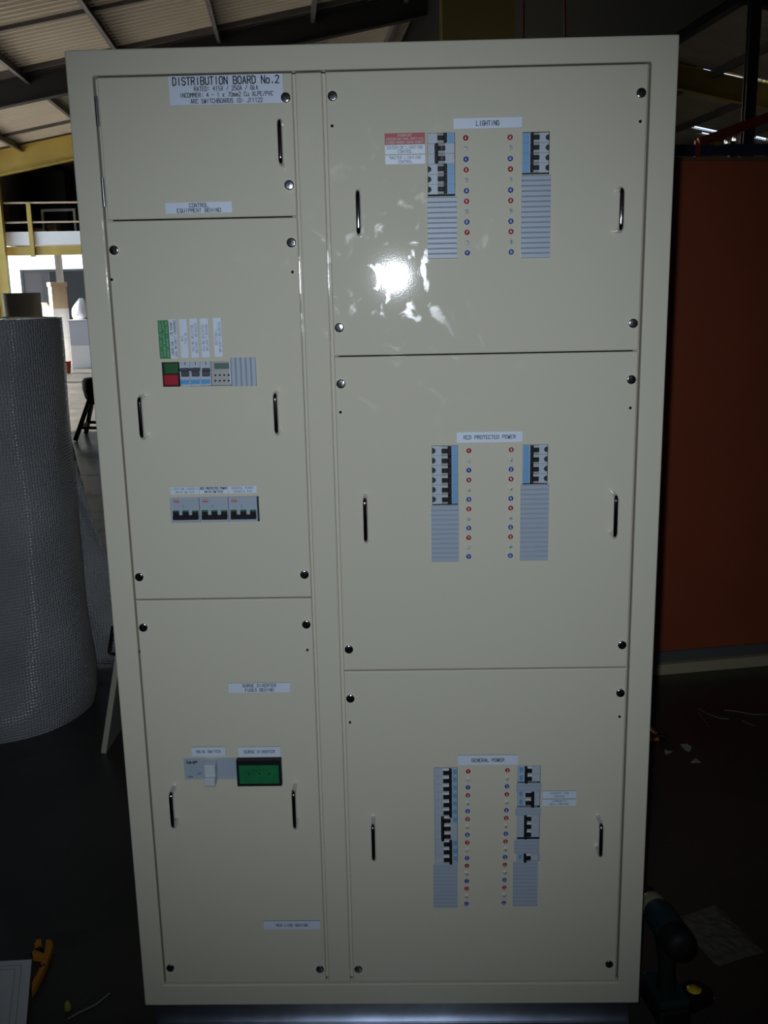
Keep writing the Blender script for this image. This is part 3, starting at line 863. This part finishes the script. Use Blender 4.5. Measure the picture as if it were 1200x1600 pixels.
obj('yellow_tag', MB().box(yl.x - .03, yl.x + .03, 6.915, 6.93, yl.z - .014, yl.z + .016), mat('yellow_plastic', (.6, .36, .03), rough=.5), rk)
REDC = mat('red_cable', (0.22, 0.015, 0.01), rough=0.6)
for i, (u0, v0, u1, v1) in enumerate(((806, -140, 818, 70), (852, -100, 897, 70))):
    p, q = at_y(u0, v0, 6.0), at_y(u1, v1, 6.0)
    p.z = min(roof_z(p.dot(AX)) - .15, 4.6 + 2); q.z = 1.2
    mid = (p + q) / 2 + Vector((.03, 0, -.1))
    tag(obj('hanging_cable', MB().tube([p, mid, q], .008, 6), REDC), ['thin red cable hanging from the roof beside the ochre column', 'slanting thin red cable hanging from the roof, farther from the ochre column'][i], 'cable', 'red cables hanging from the roof')

# rolls of bubble wrap
WRAP = mat('bubble_wrap', (0.62, 0.63, 0.66), rough=0.16, bump=(88, 1.0, 'voronoi'), noise=(5, 0.15))
for nd in WRAP.node_tree.nodes:
    if nd.type == 'BUMP': nd.inputs['Distance'].default_value = 0.006; nd.invert = True
    if nd.type == 'TEX_VORONOI':
        nd.voronoi_dimensions = '2D'; nd.inputs['Randomness'].default_value = 0.3
        at_ = WRAP.node_tree.nodes.new('ShaderNodeAttribute'); at_.attribute_name = 'wrap_map'
        WRAP.node_tree.links.new(at_.outputs['Vector'], nd.inputs['Vector'])
def wrap_map(o, fn):
    a_ = o.data.attributes.new('wrap_map', 'FLOAT_VECTOR', 'POINT')
    for i_, v_ in enumerate(o.data.vertices): a_.data[i_].vector = fn(v_.co)
def translucent(m, col_, fac):
    nt = m.node_tree; b = nt.nodes['Principled BSDF']; out = nt.nodes['Material Output']
    t_ = nt.nodes.new('ShaderNodeBsdfTranslucent'); t_.inputs['Color'].default_value = (*col_, 1)
    mx_ = nt.nodes.new('ShaderNodeMixShader'); mx_.inputs[0].default_value = fac
    nt.links.new(b.outputs[0], mx_.inputs[1]); nt.links.new(t_.outputs[0], mx_.inputs[2]); nt.links.new(mx_.outputs[0], out.inputs['Surface'])
translucent(WRAP, (.55, .50, .42), .25)
CARD = mat('cardboard', (0.46, 0.33, 0.20), rough=0.8, noise=(6, 0.1))
def wrap_roll(loc, r, h, label, n=64, wob=.01, core=.045, m_=WRAP):
    t = thing('bubble_wrap_roll', label, 'bubble wrap', loc, 'rolls of packing wrap on end')
    mb = MB(); v = []; f = []
    rows = 24
    for j in range(rows + 1):
        z = h * j / rows
        for k in range(n):
            w = 2 * math.pi * k / n
            rr = r * (1 + .010 * math.sin(3 * w + 5 * z) + .006 * math.sin(7 * w - 9 * z)) + (wob * math.exp(-((z - .25) / .22) ** 2) * (1 + math.sin(9 * z + 4 * w)) if r > .2 else 0)
            if j == 0: rr -= .012
            v.append((loc[0] + rr * math.cos(w), loc[1] + rr * math.sin(w), loc[2] + z))
    for j in range(rows):
        for k in range(n): f.append((j * n + k, j * n + (k + 1) % n, (j + 1) * n + (k + 1) % n, (j + 1) * n + k))
    mb.add(v, f, 0, True)
    ow = obj('outer_wrap', mb, m_, t)
    wrap_map(ow, lambda c: (math.atan2(-c.x, -c.y) * r, c.z, 0))
    tp = MB(); m = 6                                # wound layers on top
    for j in range(m):
        r0, r1 = core + (r * .985 - core) * j / m, core + (r * .985 - core) * (j + 1) / m
        tp.lathe([(r0, h - .030), (r0 + .003, h - .004), (r1 - .004, h - .002 + .004 * (j == m - 1)), (r1, h - .030)], loc, 'z', 48)
    wrap_map(obj('wound_layers', tp, m_, t), lambda c: (c.x, c.y, 0))
    obj('core', MB().lathe([(core - .006, 0.001), (core - .001, 0.001), (core - .001, h - .004), (core - .006, h - .004)], loc, 'z', 24), CARD, t)
    return t
wrap_roll(Vector((-0.985, 1.755, 0)), .325, 1.475, 'fat upright roll of clear bubble wrap on the floor beside the switchboard')
wrap_roll(Vector((at_y(33, 460, 9.5).x, 9.5, 0)), .205, 1.575, 'pale plain roll standing upright far behind the fat bubble wrap roll', core=.03, m_=mat('pale_foam', (.60, .56, .48), rough=.7))
fl = MB(); nx, nz = 10, 22                          # loose flap of the wrap
vv = []
for j in range(nz + 1):
    for i in range(nx + 1):
        s_, z = i / nx, 0.004 + 1.03 * j / nz
        xr = -0.795 + (1.03 - z) * 0.20 + (.12 if z < .5 else 0) * (1 - z / .5) * (z < .5)
        x = -.86 + (xr + .86) * s_
        vv.append((x, 2.10 + .06 * s_ + .022 * math.sin(6 * s_ + 7 * z) + .05 * (1 - z), z))
fl.add(vv, [(j * (nx + 1) + i, j * (nx + 1) + i + 1, (j + 1) * (nx + 1) + i + 1, (j + 1) * (nx + 1) + i) for j in range(nz) for i in range(nx)], 0, True)
fo = obj('bubble_wrap_sheet', fl, WRAP); wrap_map(fo, lambda c: (c.x, c.z, 0))
so = fo.modifiers.new('thickness', 'SOLIDIFY'); so.thickness = .003
tag(fo, 'loose hanging sheet of bubble wrap behind the fat roll', 'bubble wrap')

# spare cover leaning on a second cream enclosure behind the board
en = thing('spare_enclosure', 'low cream steel enclosure standing on the floor behind the switchboard', 'enclosure', (-.1, 1.6, 0))
obj('body', MB().box(-.33, .25, 1.30, 1.90, 0.0, .70), PAINT, en, bevel=.003)
obj('cover', MB().box(-.31, .23, 1.288, 1.2995, .03, .67), PAINT, en, bevel=.002)
obj('handle', MB().tube([(-.2, 1.29, .28), (-.2, 1.262, .28), (-.2, 1.262, .40), (-.2, 1.29, .40)], .004, 8), CHROME, en)
tl = math.atan2(.155, .70)
lp = thing('spare_cover', 'narrow cream cover panel with dark handle leaning behind the switchboard', 'panel', (-.49, 1.62, 0))
ML = Matrix.Translation((-.507, 1.36, 0.004)) @ Matrix.Rotation(tl, 4, 'Y')
obj('panel', MB().box(0, .019, 0, .50, 0, .80).xform(ML), PAINT, lp, bevel=.002)
obj('handle', MB().tube([(0.002, .03, .36), (-.03, .03, .36), (-.03, .03, .455), (.002, .03, .455)], .0045, 8).xform(ML), BLACKP, lp)
for z in (.10, .25, .62):
    obj('screw', MB().lathe([(.006, 0), (.006, .003), (.001, .005)], (0, 0, 0), 'x', 10).xform(ML @ Matrix.Translation((-.005, .04, z))), CHROME, lp)

# black stool far behind
p0 = at_y(152, 610, 9.0)
st = thing('stool', 'black stool with deep round seat and splayed legs on the lit floor', 'stool', (p0.x, 9.0, 0))
zt_, zb_ = at_y(150, 590, 9.0).z, at_y(150, 632, 9.0).z
obj('seat', MB().lathe([(.02, zb_), (.09, zb_ + .01), (.135, zb_ + .08), (.155, zb_ + .17), (.155, zt_ - .03), (.13, zt_), (.02, zt_ + .008)], (p0.x, 9.0, 0), 'z', 28), BLACKP, st)
feet = [on_floor(117, 690), on_floor(134, 678)]
f0, f1 = feet[0], Vector((feet[1].x, feet[1].y, 0))
ctr = Vector((p0.x, 9.0, 0))
feet += [2 * ctr - f0, 2 * ctr - f1]
tops = []
for f in feet:
    top = ctr + (Vector((f.x, f.y, 0)) - ctr) * .34 + Vector((0, 0, zb_ + .05)); tops.append(top)
    d_ = (top - f).normalized()
    obj('leg', MB().beam(Vector((f.x, f.y, 0.0)) + d_ * .012, top, .036, .036, up=(.3, 1, .1)), BLACKP, st)
for i in range(4):
    a_, b_ = feet[i].lerp(tops[i], .34), feet[(i + 1) % 4].lerp(tops[(i + 1) % 4], .34)
    obj('stretcher', MB().beam(a_, b_, .03, .03), BLACKP, st)

# cartons and bags in the sun by the far opening
WCARD = mat('white_carton', (.74, .72, .68), rough=.7); GCARD = mat('grey_carton', (.42, .42, .45), rough=.6); SACK = mat('white_plastic_sack', (.8, .8, .82), rough=.4, bump=(12, .6))
def carton(u, y, w, d, z0, h, m, label, lid=None, rot=.15, grp='cartons stacked by the far opening'):
    x = at_y(u, 500, y).x
    t = thing('carton', label, 'box', (x, y, z0), grp)
    M = Matrix.Translation((x, y, z0)) @ Matrix.Rotation(rot, 4, 'Z')
    obj('body', MB().box(-w / 2, w / 2, -d / 2, d / 2, 0, h).xform(M), m, t, bevel=.004)
    if lid: obj('lid', MB().box(-w / 2 - .015, w / 2 + .015, -d / 2 - .015, d / 2 + .015, h + .0005, h + lid).xform(M), m, t, bevel=.004)
    else:
        obj('flap', MB().box(-w / 2, w / 2, -d / 2, -.004, h + .0005, h + .005).xform(M), m, t); obj('flap', MB().box(-w / 2, w / 2, .004, d / 2, h + .0005, h + .005).xform(M), m, t)
    return t
carton(92, 19.9, .36, .36, 0, .62, WCARD, 'white carton at the bottom of the stack under the brown box', rot=.70)
carton(93, 19.9, .34, .34, .626, .62, WCARD, 'white carton in the middle of the stack under the brown box', rot=.62)
carton(94, 19.9, .32, .32, 1.252, .46, CARD, 'brown cardboard box with lid topping the tall stack', lid=.09, rot=.55)
carton(127, 19.6, .46, .42, 0, .48, WCARD, 'low white carton under the grey box', rot=.1)
carton(127, 19.6, .44, .42, .486, .50, GCARD, 'grey box standing on the low white carton', lid=.03, rot=.05)
carton(70, 20.3, .44, .40, 0, .95, WCARD, 'tall white carton carrying a bundled sack', rot=.1)
def sack(u, y, z0, w, h, label, lean=0.0):
    x = at_y(u, 500, y).x
    mb = MB(); n, rows = 20, 8; v = []
    for j in range(rows + 1):
        tt = j / rows
        rr = w * (.55 + .5 * math.sin(math.pi * min(.95, tt * .75 + .2))) * (1 - .55 * tt ** 3)
        for k in range(n):
            a_ = 2 * math.pi * k / n
            r2 = rr * (1 + .08 * math.sin(5 * a_ + 6 * tt) + .05 * math.sin(9 * a_))
            v.append((x + lean * tt + r2 * math.cos(a_), y + .8 * r2 * math.sin(a_), z0 + .001 + h * tt))
    mb.add(v, [(j * n + k, j * n + (k + 1) % n, (j + 1) * n + (k + 1) % n, (j + 1) * n + k) for j in range(rows) for k in range(n)], 0, True)
    mb.add(v[:n], [tuple(range(n))[::-1]]); mb.add(v[-n:], [tuple(range(n))])
    tag(obj('sack', mb, SACK), label, 'bag', 'white sacks on the cartons')
sack(127, 19.6, 1.021, .19, .44, 'white plastic sack slumped on the grey box', .05)
sack(71, 20.3, .956, .20, .42, 'bundled white sack on the tall white carton')
ORB = mat('orange_plastic', (.62, .13, .02), rough=.4)
bp = on_floor(104, 583)
bk = thing('bucket', 'small orange plastic bucket with red rim on the sunlit floor', 'bucket', bp)
obj('body', MB().lathe([(.08, 0), (.10, .21), (.092, .21), (.075, .012)], bp, 'z', 20), ORB, bk)
obj('rim', MB().lathe([(.102, .212), (.108, .216), (.108, .236), (.094, .236)], bp, 'z', 20), REDP, bk)

# dark glazed screen outside the far opening
gs = thing('glazed_screen', 'dark glazed screen with grey panel and bright post outside the far opening', 'screen', W(-4, 35.6, 0))
FRM = mat('dark_frame', (.03, .03, .035), rough=.4); GLS = mat('dark_glass', (.010, .011, .014), rough=.35, spec=.25)
wbx = lambda u0, u1, z0, z1, d0, d1: wbox(MB(), AD(at_y(u0, 450, 35.0))[0], AD(at_y(u1, 450, 35.0))[0], d0, d1, z0, z1)
zt2 = 2.42
obj('frame', wbx(42, 190, zt2 - .08, zt2, 35.5, 35.7), FRM, gs); obj('frame', wbx(42, 46, 0, zt2 - .081, 35.5, 35.7), FRM, gs)
obj('panel', wbx(46.5, 73, 0, zt2 - .081, 35.55, 35.65), mat('grey_panel', (.07, .068, .072), rough=.7), gs, label='plain grey panel')
obj('mullion', wbx(73.5, 84, 0, zt2 - .081, 35.5, 35.7), FRM, gs)
obj('pane', wbx(84.5, 100, 0, zt2 - .081, 35.55, 35.6), GLS, gs)
obj('post', wbx(101.3, 104.2, 0, zt2 + .05, 35.4, 35.49), mat('bright_aluminium', (.8, .82, .85), rough=.3, metal=.6), gs, label='bright aluminium post')
obj('pane', wbx(105.5, 190, 0, zt2 - .081, 35.55, 35.6), GLS, gs)

# stored things on the mezzanine
def mz_box(name, label, cat, u0, u1, v0, dd, depth, m, rot=0, part='body', group=None, z0=3.001, h=None):
    p = at_y(u0, v0, dd); q = at_y(u1, v0, dd)
    t = thing(name, label, cat, ((p.x + q.x) / 2, dd, z0), group)
    hh = h or (p.z - z0)
    M = Matrix.Translation(((p.x + q.x) / 2, dd, z0)) @ Matrix.Rotation(rot, 4, 'Z')
    w = q.x - p.x
    obj(part, MB().box(-w / 2, w / 2, -depth / 2, depth / 2, 0, hh * .97).xform(M), m, t)
    obj('top', MB().box(-w / 2 - .01, w / 2 + .01, -depth / 2 - .01, depth / 2 + .01, hh * .97 + .0005, hh).xform(M), m, t)
    return t
mz_box('storage_cabinet', 'dark tall storage cabinet on the mezzanine', 'cabinet', 65, 104, 268, 27.2, .5, mat('dark_cabinet', (.05, .05, .05), rough=.5))
mz_box('carton', 'open brown carton on the mezzanine deck behind the railing', 'box', 52, 72, 357, 25.2, .35, CARD, .2, group='cartons on the mezzanine')
mz_box('carton', 'small brown carton beside the open carton on the mezzanine', 'box', 76, 92, 351, 25.6, .3, CARD, -.1, group='cartons on the mezzanine')
def tube_frame(u0, v0, u1, y, label):
    t = thing('trolley_frame', label, 'frame', (at_y((u0 + u1) / 2, v0, y).x, y, 3.001), 'steel frames on the mezzanine')
    p, q = at_y(u0, v0, y), at_y(u1, v0, y)
    for x in (p.x, q.x): obj('upright', MB().box(x - .03, x + .03, y - .03, y + .03, 3.001, p.z - .0305), RAILM, t)
    obj('crossbar', MB().box(p.x - .03, q.x + .03, y - .03, y + .03, p.z - .03, p.z + .03), RAILM, t)
tube_frame(66, 329, 116, 24.9, 'short pale square-tube frame close to the mezzanine railing')
tube_frame(80, 257, 114, 28.4, 'tall pale square-tube frame behind the dark mezzanine cabinet')

# cordless drill standing on its battery
TEAL = mat('teal_plastic', (.008, .026, .030), rough=.5, spec=.25); TAN = mat('tan_collar', (.30, .26, .17), rough=.35, metal=.4); RUB = mat('black_rubber', (.008, .008, .008), rough=.6, spec=.2)
d0 = Vector((1.112, .105, 0)); yaw = math.atan2(-(1.088 - 1.116), .171)
MD = Matrix.Translation(d0) @ Matrix.Rotation(yaw, 4, 'Z')
dr = thing('cordless_drill', 'teal and black cordless drill standing on its battery beside the switchboard', 'drill', d0)
obj('battery', MB().box(-.036, .036, -.062, .050, 0.0, .042).xform(MD), RUB, dr, bevel=.008, seg=3)
obj('base_shoe', MB().box(-.034, .034, -.058, .046, .0425, .062).xform(MD), TEAL, dr, bevel=.006, seg=2)
obj('grip', MB().tube([(0, -.008, .058), (0, -.006, .09), (0, -.004, .12), (0, .004, .15), (0, .010, .178)], [.022, .019, .0185, .020, .024], 14).xform(MD), RUB, dr)
body = MB().lathe([(.012, -.080), (.026, -.076), (.033, -.060), (.034, -.01), (.033, .045), (.028, .060)], (0, 0, .205), 'y', 22)
body.v = [Vector((p.x, -p.y, p.z)) for p in body.v]
obj('motor_body', body.xform(MD), TEAL, dr)
rear = MB().lathe([(.010, .082), (.028, .079), (.0352, .062), (.0352, .030)], (0, 0, .205), 'y', 22)
obj('rear_cap', rear.xform(MD), RUB, dr)
obj('torque_collar', MB().tube([(0, .0605, .205), (0, .066, .205), (0, .088, .205), (0, .092, .205)], [.026, .028, .028, .025], 20).xform(MD), TAN, dr, label='tan torque collar')
obj('chuck', MB().tube([(0, .0925, .205), (0, .098, .205), (0, .118, .205), (0, .134, .205), (0, .140, .205)], [.021, .0225, .021, .014, .009], 18).xform(MD), RUB, dr)
obj('trigger', MB().box(-.007, .007, .018, .034, .135, .168).xform(MD), RUB, dr, bevel=.003)

# tape measure beside the drill
tp = Vector((1.184, .128, 0))
tm = thing('tape_measure', 'small black and yellow tape measure lying beside the drill', 'tape measure', tp)
MT = Matrix.Translation(tp) @ Matrix.Rotation(.6, 4, 'Z')
obj('case', hull_prism([(-.034, -.030), (.030, -.030), (.036, -.018), (.036, .010), (.018, .030), (-.020, .032), (-.036, .016)], 0, .030).xform(MT), RUB, tm, bevel=.004)
obj('badge', MB().lathe([(.016, 0), (.016, .0015), (.001, .002)], (0, 0, .0302), 'z', 18).xform(MT), mat('yellow_tool', (.55, .40, .02), rough=.4), tm, label='yellow badge')
obj('hook', MB().box(.0362, .046, -.026, -.016, .001, .004).xform(MT), STEEL, tm)

# clear plastic bag on the floor
BAG = mat('clear_bag', (.26, .26, .21), rough=.06, alpha=.16, bump=(40, 1.0))
bc = [on_floor(1052, 1440), on_floor(1117, 1416), on_floor(1193, 1490), on_floor(1121, 1512)]
mb = MB(); n = 14; v = []
for j in range(n + 1):
    for i in range(n + 1):
        s_, t_ = i / n, j / n
        p = (bc[0] * (1 - s_) + bc[1] * s_) * (1 - t_) + (bc[3] * (1 - s_) + bc[2] * s_) * t_
        e = math.sin(math.pi * s_) * math.sin(math.pi * t_)
        v.append((p.x + random.uniform(-.002, .002), p.y + random.uniform(-.002, .002), .003 + .010 * e + (random.uniform(0, .007) if e > .02 else 0)))
mb.add(v, [(j * (n + 1) + i, j * (n + 1) + i + 1, (j + 1) * (n + 1) + i + 1, (j + 1) * (n + 1) + i) for j in range(n) for i in range(n)])
bo = obj('plastic_bag', mb, BAG); so = bo.modifiers.new('thickness', 'SOLIDIFY'); so.thickness = .0015
tag(bo, 'crumpled clear plastic bag flat on the floor near the drill', 'bag')

# floor litter: paper scraps, cable offcuts, pliers
SCRAP = mat('grey_paper', (.30, .30, .30), rough=.8)
def scrap(pts, label):
    pp = [on_floor(*q) for q in pts]
    tag(obj('paper_scrap', hull_prism(pp, .0005, .0022), SCRAP), label, 'scrap', 'paper scraps on the floor')
scrap([(1063, 1164), (1073, 1163), (1081, 1168), (1077, 1175), (1071, 1173)], 'largest torn grey scrap of paper on the floor by the pliers')
scrap([(1038, 1172), (1051, 1175), (1040, 1180)], 'small pointed grey scrap of paper nearest the pliers')
scrap([(1087, 1185), (1095, 1192), (1079, 1192)], 'triangular grey scrap of paper lying apart from the pliers')
def wire(pts, label, r=.0016):
    pp = [on_floor(*q) + Vector((0, 0, r + .0002)) for q in pts]
    tag(obj('cable_offcut', MB().tube(pp, r, 6), mat('grey_cable', (.16, .16, .17), rough=.4)), label, 'cable', 'cable offcuts on the floor')
wire([(1091, 1108), (1108, 1117), (1125, 1123), (1139, 1124)], 'curved grey cable offcut in front of the orange partition')
wire([(1132, 1110), (1150, 1112), (1177, 1117), (1199, 1117)], 'long straight grey cable offcut nearest the orange partition')
wire([(1160, 1127), (1170, 1132), (1180, 1135)], 'short grey cable offcut in front of the long offcut')
wire([(1090, 1112), (1107, 1136)], 'short straight grey cable offcut touching the curved offcut')
wire([(105, 1594), (125, 1583), (150, 1571), (172, 1553)], 'thin grey cable on the floor beside the drawing', .0022)
pz_ = on_floor(1030, 1152); pz_.z = 0
ph = thing('pliers', 'orange-handled black pliers lying on the floor behind the switchboard', 'pliers', pz_)
ORH = mat('orange_grip', (.50, .20, .02), rough=.5)
for a_, b_ in (((1012, 1138), (1024, 1149)), ((1010, 1161), (1028, 1158))):
    p, q = on_floor(*a_) + Vector((0, 0, .008)), on_floor(*b_) + Vector((0, 0, .008))
    obj('handle', MB().tube([p, p.lerp(q, .5) + Vector((0, .002, 0)), q], [.007, .0075, .006], 10), ORH, ph, label='orange grip')
p, q = on_floor(1026, 1153) + Vector((0, 0, .0085)), on_floor(1046, 1155) + Vector((0, 0, .0085))
obj('jaws', MB().tube([p, p.lerp(q, .35), p.lerp(q, .7), q], [.009, .0082, .0075, .003], 8), RUB, ph)

# drawing sheet and orange clamp at the front left
PAPER = mat('drawing_paper', (.78, .80, .82), rough=.7); LINE = mat('drawing_line', (.20, .22, .26), rough=.7)
c1 = on_floor(49.5, 1499, .022); ux = Vector((-.995, .10, 0)).normalized(); uy = Vector((.18, -.984, 0)).normalized()
ux = (on_floor(-40, 1504, .022) - c1).normalized(); uy = (on_floor(41, 1600, .022) - c1).normalized()
Wd, Hd = .297, .42
dw = thing('drawing_sheet', 'pale paper drawing with ruled border lying on the floor over the clamp', 'drawing', Vector((c1.x, c1.y, 0)))
def quad(a0, a1, b0, b1, z): return [c1 + ux * a + uy * b + Vector((0, 0, z)) for a, b in ((a0, b0), (a1, b0), (a1, b1), (a0, b1))]
obj('sheet', MB().add(quad(0, Wd, 0, Hd, -.0008) + quad(0, Wd, 0, Hd, 0), [(0, 1, 2, 3), (7, 6, 5, 4), (0, 1, 5, 4), (1, 2, 6, 5), (2, 3, 7, 6), (3, 0, 4, 7)]), PAPER, dw)
lm = MB()
for o_ in (.022, .036):
    lm.add(quad(o_, Wd - o_, o_ * .9, o_ * .9 + .0012, .0004), [(0, 1, 2, 3)]); lm.add(quad(o_, o_ + .0012, o_ * .9, Hd - o_, .0004), [(0, 1, 2, 3)])
    lm.add(quad(Wd - o_, Wd - o_ - .0012, o_ * .9, Hd - o_, .0004), [(0, 1, 2, 3)]); lm.add(quad(o_, Wd - o_, Hd - o_, Hd - o_ - .0012, .0004), [(0, 1, 2, 3)])
obj('border_line', lm, LINE, dw)
obj('backing_board', MB().add(quad(.004, Wd - .004, .004, Hd - .004, -.0218) + quad(.004, Wd - .004, .004, Hd - .004, -.0009), [(0, 1, 2, 3), (7, 6, 5, 4), (0, 1, 5, 4), (1, 2, 6, 5), (2, 3, 7, 6), (3, 0, 4, 7)]), CARD, dw)
cl = thing('hand_clamp', 'orange plastic hand clamp with black trigger under the edge of the drawing', 'clamp', on_floor(65, 1510))
def fpoly(px, z0, z1): return hull_prism([on_floor(u, v, z0) for u, v in px], z0, z1)
obj('bar', fpoly([(73, 1477), (82, 1478), (84, 1486), (72, 1520), (58, 1549), (51, 1560), (50.5, 1545), (60, 1528), (70, 1500)], .001, .019), ORB if False else mat('clamp_orange', (.55, .22, .015), rough=.45), cl, bevel=.002)
obj('jaw', fpoly([(50.5, 1497), (54, 1492), (71, 1499), (70, 1505), (52, 1502)], .001, .018), MATS['clamp_orange'], cl, bevel=.002)
obj('upper_jaw', fpoly([(54, 1484), (58, 1477), (65, 1475), (66, 1480), (60, 1485)], .001, .018), MATS['clamp_orange'], cl, bevel=.002)
pq = [on_floor(u, v, .012) for u, v in ((50, 1493), (54, 1486), (62, 1482), (68, 1487), (70, 1494))]
obj('trigger', MB().tube(pq, .005, 8), RUB, cl)
obj('rivet', MB().lathe([(.006, 0), (.006, .002), (.001, .004)], on_floor(66, 1509, .0195), 'z', 12), CHROME, cl)
yw = on_floor(106, 1577)
tag(obj('wire_nut', MB().lathe([(.008, 0.0005), (.0085, .006), (.006, .018), (.003, .021)], yw, 'z', 12), mat('dull_yellow', (.22, .22, .03), rough=.5)), 'dull yellow wire connector on the floor next to the thin cable', 'connector')
